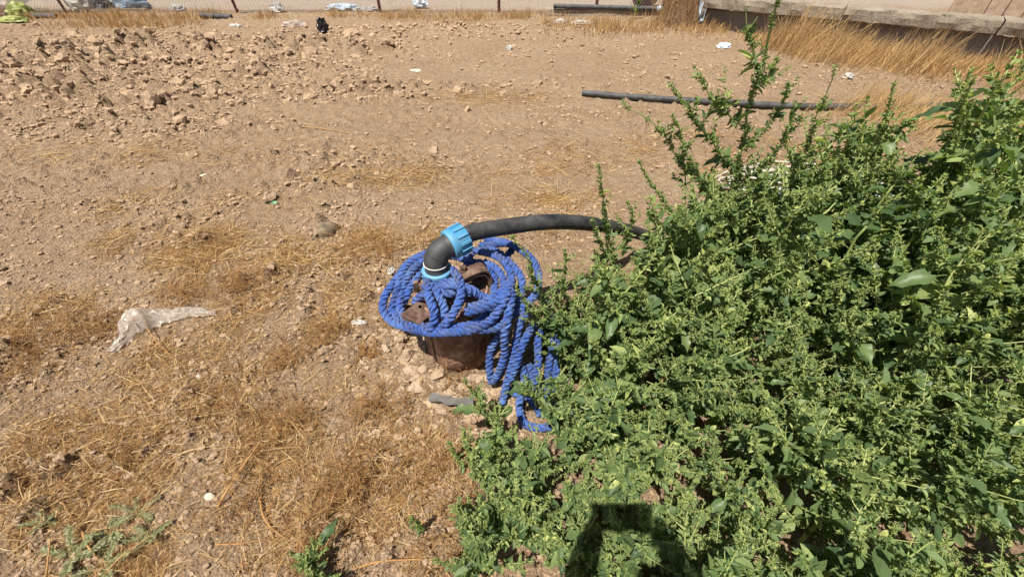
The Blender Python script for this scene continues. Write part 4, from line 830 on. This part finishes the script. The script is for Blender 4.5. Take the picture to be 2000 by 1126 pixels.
spiky(1006, (1.85, 1.55), .60, [[(1800, 480, 1.55), (1840, 350, 1.52), (1870, 260, 1.5), (1895, 190, 1.48), (1915, 140, 1.46)], [(1805, 470, 1.53), (1850, 340, 1.50), (1885, 250, 1.48), (1925, 160, 1.45)]], 'green weed with the thick fuzzy seed head at the right', r0=.006)
spiky(1007, (.16, 1.10), .40, [[(1090, 720, 1.1), (1070, 590, 1.08), (1050, 520, 1.06), (1015, 455, 1.05)], [(1085, 650, 1.09), (1040, 590, 1.06), (1010, 540, 1.05)], [(1095, 640, 1.1), (1110, 550, 1.1), (1120, 490, 1.1)]], 'thin green weed leaning over the right side of the rope coil', 8, .024, .4)
spiky(1008, (.10, .86), .36, [[(1010, 900, .86), (985, 830, .84), (960, 770, .83), (935, 715, .82)], [(1010, 880, .86), (1050, 800, .85), (1080, 730, .84)]], 'green weed growing in front of the hanging rope', 5, .024, .4)
spiky(1009, (-.06, .62), .32, [[(960, 1010, .62), (930, 950, .6), (880, 920, .6), (850, 885, .6)], [(950, 1000, .62), (940, 920, .62), (925, 840, .62)], [(930, 1020, .61), (850, 1000, .6), (800, 970, .6), (780, 945, .6)]], 'leafy green weed at the left edge of the patch', 10, .028, .5)
spiky(1010, (-.12, .40), .26, [[(880, 1130, .40), (830, 1070, .40), (800, 1010, .40)], [(860, 1150, .38), (780, 1120, .38), (720, 1110, .38)]], 'low green weed at the bottom edge left of the patch', 9, .028, .5)
place_weed(weed_meshes(1011, .12, (-.03, .0), 6, .6, .026), loc(640, 1135), 0, 1, 'small green sprig alone at the bottom edge on the straw', 'green weeds of the dense patch')
thin = [weed_meshes(1250 + k, .40 + .05 * k, (.02, -.03), 8, .55, .026, .7) for k in range(3)]
for k, (x, y, sc_, lb) in enumerate(((.24, 1.24, .95, 'thin pale weed between the rope and the black hose'), (.36, 1.34, 1.0, 'thin weed standing below the middle of the black hose'), (.30, 1.10, 1.0, 'thin weed right of the hanging rope, behind the leaning one'), (.43, 1.24, 1.1, 'thin upright weed below the bend of the black hose'),
    (.20, .98, .8, 'thin low weed touching the hanging rope'), (.38, .98, 1.0, 'thin weed one step right of the hanging rope'))):
    place_weed(thin[k % 3], (x, y), k * 1.9, sc_, lb, 'thin weeds at the left side of the patch')
# the mass of the patch: prototypes copied
protos = [weed_meshes(1100 + k, .60 + .09 * (k % 3), (.03 * (k % 3 - 1), .02 * (k % 2)), 13, .60, .039 + .004 * (k % 3), .8) for k in range(8)]
fronts = [weed_meshes(1200 + k, .50 + .05 * (k % 3), (.03 * (k % 3 - 1), .03), 11, .62, .054, .6) for k in range(5)]
spots = []
rr = np.random.default_rng(4242); tries = 0
while len(spots) < 128 and tries < 30000:
    tries += 1; y = rr.uniform(.10, 2.0); x = rr.uniform(-.12, 2.9)
    xl = (-.10 if y < .62 else .06) + .14 * max(0, y - .5) + (.30 * max(0, y - 1.0)) + (.25 if y > 1.3 else 0)
    if x < xl or x > 1.30 + .95 * y or (y > 1.32 and x < .80) or (y > 1.65 and x < 1.3): continue
    if math.hypot(x - WELL[0], y - WELL[1]) < .34 or math.hypot(x - .05, (y - .93) * .8) < .20: continue
    if min([math.hypot(x - a, y - b_) for a, b_ in spots] + [9]) < .125 + .05 * (y > 1.2) + .05 * (x < .42 and y > .9): continue
    spots.append((x, y))
spots += [(.74, 1.34), (.88, 1.42), (1.02, 1.52), (1.16, 1.60), (1.34, 1.72), (.60, 1.26), (1.62, 1.75), (.12, .36), (.22, .46), (.31, .34), (.04, .50), (.20, .29), (.02, .36), (.36, .50), tuple(loc(1420, 480)), tuple(loc(1580, 475))]
# each plant is named by its row, counted from the front, and its place in that row, counted from the left
ORD = ['first', 'second', 'third', 'fourth', 'fifth', 'sixth', 'seventh', 'eighth', 'ninth', 'tenth', 'eleventh', 'twelfth', 'thirteenth', 'fourteenth', 'fifteenth', 'sixteenth', 'seventeenth', 'eighteenth', 'nineteenth', 'twentieth']
spots.sort(key=lambda q: q[1]); nrow = 9; size = -(-len(spots) // nrow)
rows = [sorted(spots[k * size:(k + 1) * size], key=lambda q: q[0] / (.731 * q[1] + .72)) for k in range(nrow)]
kk = 0
for ri, row in enumerate(rows):
    for ci, (x, y) in enumerate(row):
        kk += 1; row_word = 'front patch row' if ri == 0 else 'back patch row' if ri == nrow - 1 else ORD[ri] + ' patch row from the front'
        lb = 'bushy green weed, %s from left in the %s' % (ORD[ci], row_word)
        sc_ = (1.22 if x > .35 + 1.0 * y and y > .9 else 1.0) * rr.uniform(.60, 1.26) * (.74 if y < .5 else .82 if y < .9 else .92 if y < 1.25 else 1.14) * (.80 if x < .35 else 1.0)
        src = fronts[kk % 5] if (y < .85 or kk % 3 == 0) else protos[kk % 8]
        place_weed(src, (x, y), rr.uniform(0, 6.28), sc_, lb, 'green weeds of the dense patch')
# broad-leaved plants on the right
def broad(seed, base, H, lean, n, s0, label):
    rr = np.random.default_rng(seed); t = thing('broad_leaf_weed', label, 'weed', (base[0], base[1], gz(base) - .01), 'broad leaved weeds at the right'); q = np.linspace(0, 1, 12); C = np.stack([lean[0] * q ** 1.5, lean[1] * q ** 1.5, H * q], -1) + .008 * np.cumsum(rr.normal(size=(12, 3)), 0)
    mb = MB(); tube(mb, C, np.linspace(.008, .004, 12), 8, .15); link('stem', mb.mesh('stem'), M['stem'], t)
    for k in range(n):
        f = .12 + .88 * (k + .5) / n; p = np.array([np.interp(f, q, C[:, m]) for m in range(3)]); az = k * 2.4 + rr.uniform(-.3, .3); el = rr.uniform(-.1, .6) - .3 * (1 - f); s = s0 * rr.uniform(.7, 1.15) * (1.15 - .5 * f)
        o = link('leaf', BIG[(k * 3 + seed) % 8], None, t); d = Vector((math.cos(az) * math.cos(el), math.sin(az) * math.cos(el), math.sin(el))); o.location = Vector(p) + d * .34 * s; o.scale = (s * 1.15, s, s); o.rotation_euler = (el, rr.uniform(-.5, .5), az - math.pi / 2)
    st, lv, fl = MB(), MB(), MB(); spike(st, lv, fl, np.array([C[-1], C[-1] + (.0, 0, .06), C[-1] + (.01, .0, .12)]), rr, .03, .003)
    link('tip_stem', st.mesh('tip_stem'), M['stem'], t); tag(link('tip_leaves', lv.mesh('tip_leaves', False), M['leaf'], t), kind='stuff'); tag(link('seed_cluster', fl.mesh('seed_cluster', False), M['flower'], t), kind='stuff')
for k, (px, py, Y_, n, s0, lb) in enumerate((
    (1760, 330, 1.45, 13, .17, 'broad leaved weed with drooping leaves under the fuzzy seed head'), (1850, 300, 1.6, 14, .19, 'broad leaved weed with the big pale hanging leaf at right'),
    (1960, 240, 1.7, 15, .19, 'broad leaved weed at the right edge, topmost of the broad leaves'), (1700, 430, 1.30, 12, .15, 'broad leaved weed with a torn yellowish leaf in mid patch'),
    (1930, 330, 1.35, 13, .17, 'broad leaved weed just below the topmost one, nearer the viewer'), (1820, 400, 1.25, 12, .15, 'broad leaved weed below the big pale hanging leaf'), (1980, 420, 1.4, 13, .18, 'dark broad leaved weed at the right edge below the topmost'), (1600, 470, 1.35, 9, .13, 'small broad leaved weed behind the pale blue bags'),
    (1960, 960, .55, 9, .13, 'broad leaved weed low at the bottom right corner'), (1500, 800, .8, 7, .11, 'broad leaved weed in the shaded middle of the patch'), (1720, 700, .95, 8, .12, 'broad leaved weed in the right half of the patch'))):
    p = at(px, py, Y_); broad(700 + k, (p[0] - .02, Y_), max(.25, p[2] - gz(p)), (.02, -.03), int(n * 1.5), s0, lb)
# thick bare stems that show between the leaves
for k, (L_, lb) in enumerate(((
    [(1790, 960, .62), (1830, 890, .68), (1890, 845, .74), (1960, 805, .80), (2010, 770, .86)], 'thick bent pale green stem at the lower right edge'), ([(1490, 740, 1.05), (1520, 660, 1.08), (1560, 610, 1.12), (1580, 590, 1.14)], 'pale thick weed stem showing between the leaves in mid patch'))):
    C_ = np.array([at(*q) for q in L_]); C_[0, 2] = min(C_[0, 2], .1); t = thing('bare_stem', lb, 'stem', tuple(C_[0])); mb = MB(); cc = catmull(C_ - C_[0], .02); tube(mb, cc, np.linspace(.012, .008, len(cc)), 9, .55); link('stalk', mb.mesh('stalk'), M['stem'], t)
# green sprig climbing the fence by the kerb
p = onground(1235, 40); mb0 = weed_meshes(1300, .55, (.12, 0), 5, .3, .06, .6); place_weed(mb0, p[:2], 0, 1.0, 'thin green sprig climbing the fence above the kerb pipe', name='fence_sprig')

# feathery grey-green weeds at the bottom left
def feathery(px, py, s, seed, label):
    rr = np.random.default_rng(seed); c = onground(px, py); t = thing('feathery_weed', label, 'weed', (c[0], c[1], gz(c)), 'feathery grey green weeds at lower left'); st, lv = MB(), MB()
    for k in range(6):
        C = curve_to(np.zeros(3), k * 2.4 + rr.uniform(-.4, .4), rr.uniform(.2, .8), s * rr.uniform(.6, 1.2), -.2, rr, 8); tube(st, C, np.linspace(.0015, .0006, 8), 4, .5, False)
        for i in range(1, 8):
            m = 7; a = np.linspace(-1.4, 1.4, m); T = unit(C[min(i, 7)] - C[i - 1]); h = unit(np.cross(T, np.array([0, 0, 1.0]))); D = np.cos(a)[:, None] * T + np.sin(a)[:, None] * h + np.array([0, 0, .15]); add_leaves(lv, np.repeat(C[i][None], m, 0), D, np.full(m, s * .22) * rr.uniform(.7, 1.2, m), np.clip(rr.normal(.5, .2, m), 0, 1), np.full(m, .35), rr)
    link('stem', st.mesh('stem'), M['stem'], t); tag(link('leaflets', lv.mesh('leaflets', False), M['sage'], t), kind='stuff')
for k, (px, py, s, lb) in enumerate(((265, 1000, .09, 'small feathery grey green weed, uppermost of its cluster'), (215, 1040, .10, 'feathery grey green weed in the middle of its cluster'), (290, 1045, .09, 'feathery grey green weed right of its cluster'), (140, 1085, .12, 'feathery grey green weed at the bottom left edge'), (200, 1105, .11, 'feathery grey green weed at the bottom edge between two others'), (95, 1015, .08, 'leftmost pale feathery weed on the clods'))): feathery(px, py, s * .72, 800 + k, lb)

# dead branching weeds standing in the straw
def dead_weed(px, py, H, n, seed, label, lean=(0, 0)):
    rr = np.random.default_rng(seed); c = onground(px, py); t = thing('dead_weed', label, 'dry weed', (c[0], c[1], gz(c) - .005), 'dead brown weeds in the straw'); mb, hd = MB(), MB()
    for k in range(n):
        az = rr.uniform(0, 6.28); C = curve_to(np.array([*(rr.normal(0, H * .5, 2)), 0]), az, rr.uniform(.25, 1.45), H * rr.uniform(.5, 1.15), rr.uniform(-.5, .2), rr, 8, .06); C[:, 0] += lean[0] * C[:, 2]; C[:, 1] += lean[1] * C[:, 2]
        tint = np.clip(rr.normal(.5, .25), 0, 1); tube(mb, C, np.linspace(.0013, .0006, 8), 3, tint, False)
        for q in range(int(rr.integers(3, 8))):
            i = rr.integers(1, 7); D = curve_to(C[i], az + rr.normal(0, 1.2), rr.uniform(-.1, 1.1), H * rr.uniform(.12, .4), rr.uniform(-.4, .4), rr, 5, .08); tube(mb, D, np.linspace(.0009, .0004, 5), 3, tint, False)
            m = 3; sz = rr.uniform(.0014, .0028, m); V = D[[2, 3, 4]][:, None, :] + OC_V[None] * sz[:, None, None]; hd.add(V.reshape(-1, 3), (OC_F[None] + (np.arange(m) * 6)[:, None, None]).reshape(-1, 3), min(1, tint + .15))
    tag(link('stems', mb.mesh('stems'), M['weed'], t), kind='stuff'); tag(link('seed_heads', hd.mesh('seed_heads', False), M['weed'], t), kind='stuff')
for k, (px, py, H, n, lb, ln) in enumerate((
    (745, 492, .16, 46, 'bushy brown dead weed between the grey rock and the rope', (0, 0)), (700, 470, .15, 14, 'thin brown dead weed just right of the grey rock', (0, 0)), (470, 560, .10, 50, 'wide brown dead weed left of the bare patch', (0, 0)), (360, 580, .10, 44, 'brown dead weed above the clear plastic film', (0, 0)),
    (560, 700, .11, 46, 'brown dead weed in the straw left of the casing', (0, 0)), (640, 650, .10, 40, 'dead weed tuft close to the pale crushed foil', (0, 0)), (715, 690, .07, 55, 'greyish dead weed mat beside the pale stones', (0, 0)), (735, 800, .11, 46, 'golden dead weed clump in front of the pale stones', (0, 0)),
    (560, 830, .12, 44, 'brown dead weed in the lower middle of the straw', (0, 0)), (690, 940, .11, 46, 'dark matted dead weed near the bottom sprig', (0, 0)), (620, 1060, .12, 34, 'dead weed at the bottom edge left of the sprig', (0, 0)), (420, 800, .12, 22, 'sparse dead weed with long stems over the pale clods', (0, 0)),
    (60, 690, .16, 46, 'dense golden dead weed at the left edge', (.3, 0)), (60, 900, .14, 22, 'thin dead weed at the lower left edge', (.3, 0)), (250, 900, .13, 20, 'sparse brown dead weed above the feathery weeds', (0, 0)), (880, 760, .10, 14, 'fine reddish dead weed in front of the casing', (0, 0)),
    (820, 900, .12, 34, 'brown dead weed left of the green patch', (0, 0)), (1080, 470, .16, 16, 'fine brown dead weed under the black hose', (0, 0)), (200, 640, .11, 36, 'brown dead weed beside the torn film', (0, 0)), (480, 960, .12, 26, 'brown dead weed with a curved stem on the cracked soil', (0, 0)), (880, 1010, .11, 26, 'dead weed between the leafy weed and the bottom edge', (0, 0)), (760, 620, .07, 24, 'low dead weed next to the rusty stub', (0, 0)))):
    dead_weed(px, py, H, int(n * 1.7), 860 + k, lb, ln)
def twig(pts, label, r0=.003):
    C = np.array([onground(*q[:2], q[2]) for q in pts]); C[:, 2] += np.array([gz(q) for q in C]); t = tuple(C[0]); mb = MB(); cc = catmull(C - C[0], .02); tube(mb, cc, np.linspace(r0, r0 * .45, len(cc)), 6, .65); tag(link('twig', mb.mesh('twig'), M['weed'], None, t), label, 'twig')
twig([(505, 965, .01), (512, 1005, .02), (535, 1035, .02), (560, 1050, .01)], 'thick curved brown twig on cracked soil at lower middle', .0045)
twig([(425, 990, .01), (455, 930, .04), (490, 880, .06), (510, 850, .07)], 'long straight brown twig rising beside the pale pebble', .004)
twig([(155, 1030, .01), (170, 1065, .03), (190, 1090, .02)], 'short orange brown twig between the feathery weeds', .005)
twig([(270, 612, .03), (300, 660, .04), (330, 690, .02), (360, 712, .01)], 'pale straw stalk lying across the torn film', .003)
twig([(420, 1062, .01), (470, 1060, .015), (520, 1052, .01)], 'brown twig lying flat below the curved one', .003)
twig([(690, 1110, .01), (740, 1098, .02), (800, 1090, .02), (850, 1094, .02)], 'orange brown stalk lying at the bottom edge', .004)
twig([(580, 250, .01), (630, 252, .01), (690, 262, .012)], 'dark thin twig on the bare dirt far behind the rock', .006)
twig([(88, 1126, .02), (92, 1090, .05), (97, 1050, .07)], 'pale grey twig standing at the bottom left', .003)
twig([(200, 1120, .02), (235, 1085, .04), (290, 1045, .05)], 'pale thin stalk slanting over the feathery weeds', .0025)

# ------------------------------------------------------------------ the person taking the picture, whose shadow lies on the weeds
def person():
    t = thing('person', 'person in dark shirt holding up a phone, seen only as a shadow at the bottom', 'person', (.04, -.34, 0))
    J = {'pel': (0, 0, .95, .15), 'wai': (0, .0, 1.10, .135), 'che': (0, .0, 1.30, .15), 'nec': (0, .01, 1.47, .06), 'hed': (0, .05, 1.60, .095), 'top': (0, .05, 1.70, .07)}
    E = [('pel', 'wai'), ('wai', 'che'), ('che', 'nec'), ('nec', 'hed'), ('hed', 'top')]
    for s, n in ((-1, 'L'), (1, 'R')):
        J.update({'sh' + n: (s * .19, .0, 1.40, .06), 'el' + n: (s * .17, .17, 1.24, .050), 'wr' + n: (s * .12, .26, 1.38, .04), 'ha' + n: (s * .11, .295, 1.43, .05), 'hi' + n: (s * .10, 0, .88, .09), 'kn' + n: (s * .11, .02, .48, .06), 'an' + n: (s * .12, -.02, .08, .042), 'to' + n: (s * .14, .16, .03, .035)})
        E += [('che', 'sh' + n), ('sh' + n, 'el' + n), ('el' + n, 'wr' + n), ('wr' + n, 'ha' + n), ('pel', 'hi' + n), ('hi' + n, 'kn' + n), ('kn' + n, 'an' + n), ('an' + n, 'to' + n)]
        for k in range(4):
            a = 'f%d%s' % (k, n); J[a] = (s * .095 - .02, .320 - .01 * k, 1.465 - .022 * k, .009); J[a + 'b'] = (s * .07 - .02, .310 - .01 * k, 1.475 - .022 * k, .008); E += [('ha' + n, a), (a, a + 'b')]
        J['th' + n] = (s * .07 - .02, .28, 1.46, .010); E.append(('ha' + n, 'th' + n))
    keys = list(J); me = bpy.data.meshes.new('body'); me.from_pydata([J[k][:3] for k in keys], [(keys.index(a), keys.index(b)) for a, b in E], []); o = link('body', me, M['shirt'], t)
    sm = o.modifiers.new('skin', 'SKIN'); sl = me.skin_vertices[0].data if me.skin_vertices else None
    if sl is None: bpy.context.view_layer.objects.active = o
    for i, k in enumerate(keys): me.skin_vertices[0].data[i].radius = (J[k][3], J[k][3])
    me.skin_vertices[0].data[0].use_root = True; o.modifiers.new('subd', 'SUBSURF').levels = 1
    mb = MB(); v, f = ICO2; v = v * np.array([.10, .115, .10]) + np.array([0, .035, 1.665]); v[:, 2] = np.maximum(v[:, 2], 1.62); mb.add(v, f); link('hair', mb.mesh('hair'), M['hair'], t)
    ph = thing('phone', 'dark phone held up by the person taking the picture', 'phone', (0, 0, CAM_H)); mb = MB(); fw = np.array([0, CP, -SP]); up = np.array([0, SP, CP]); box(mb, -fw * .016 + np.array([.0, 0, 0]) - up * .022, np.array([.083, 0, 0]), up * .039, fw * .0045); link('case', mb.mesh('case', False), M['blackbag'], ph)
    mb = MB(); box(mb, -fw * .0212 + np.array([.0, 0, 0]) - up * .022, np.array([.079, 0, 0]), up * .036, fw * .0006); link('screen', mb.mesh('screen', False), M['elbow'], ph)
person()
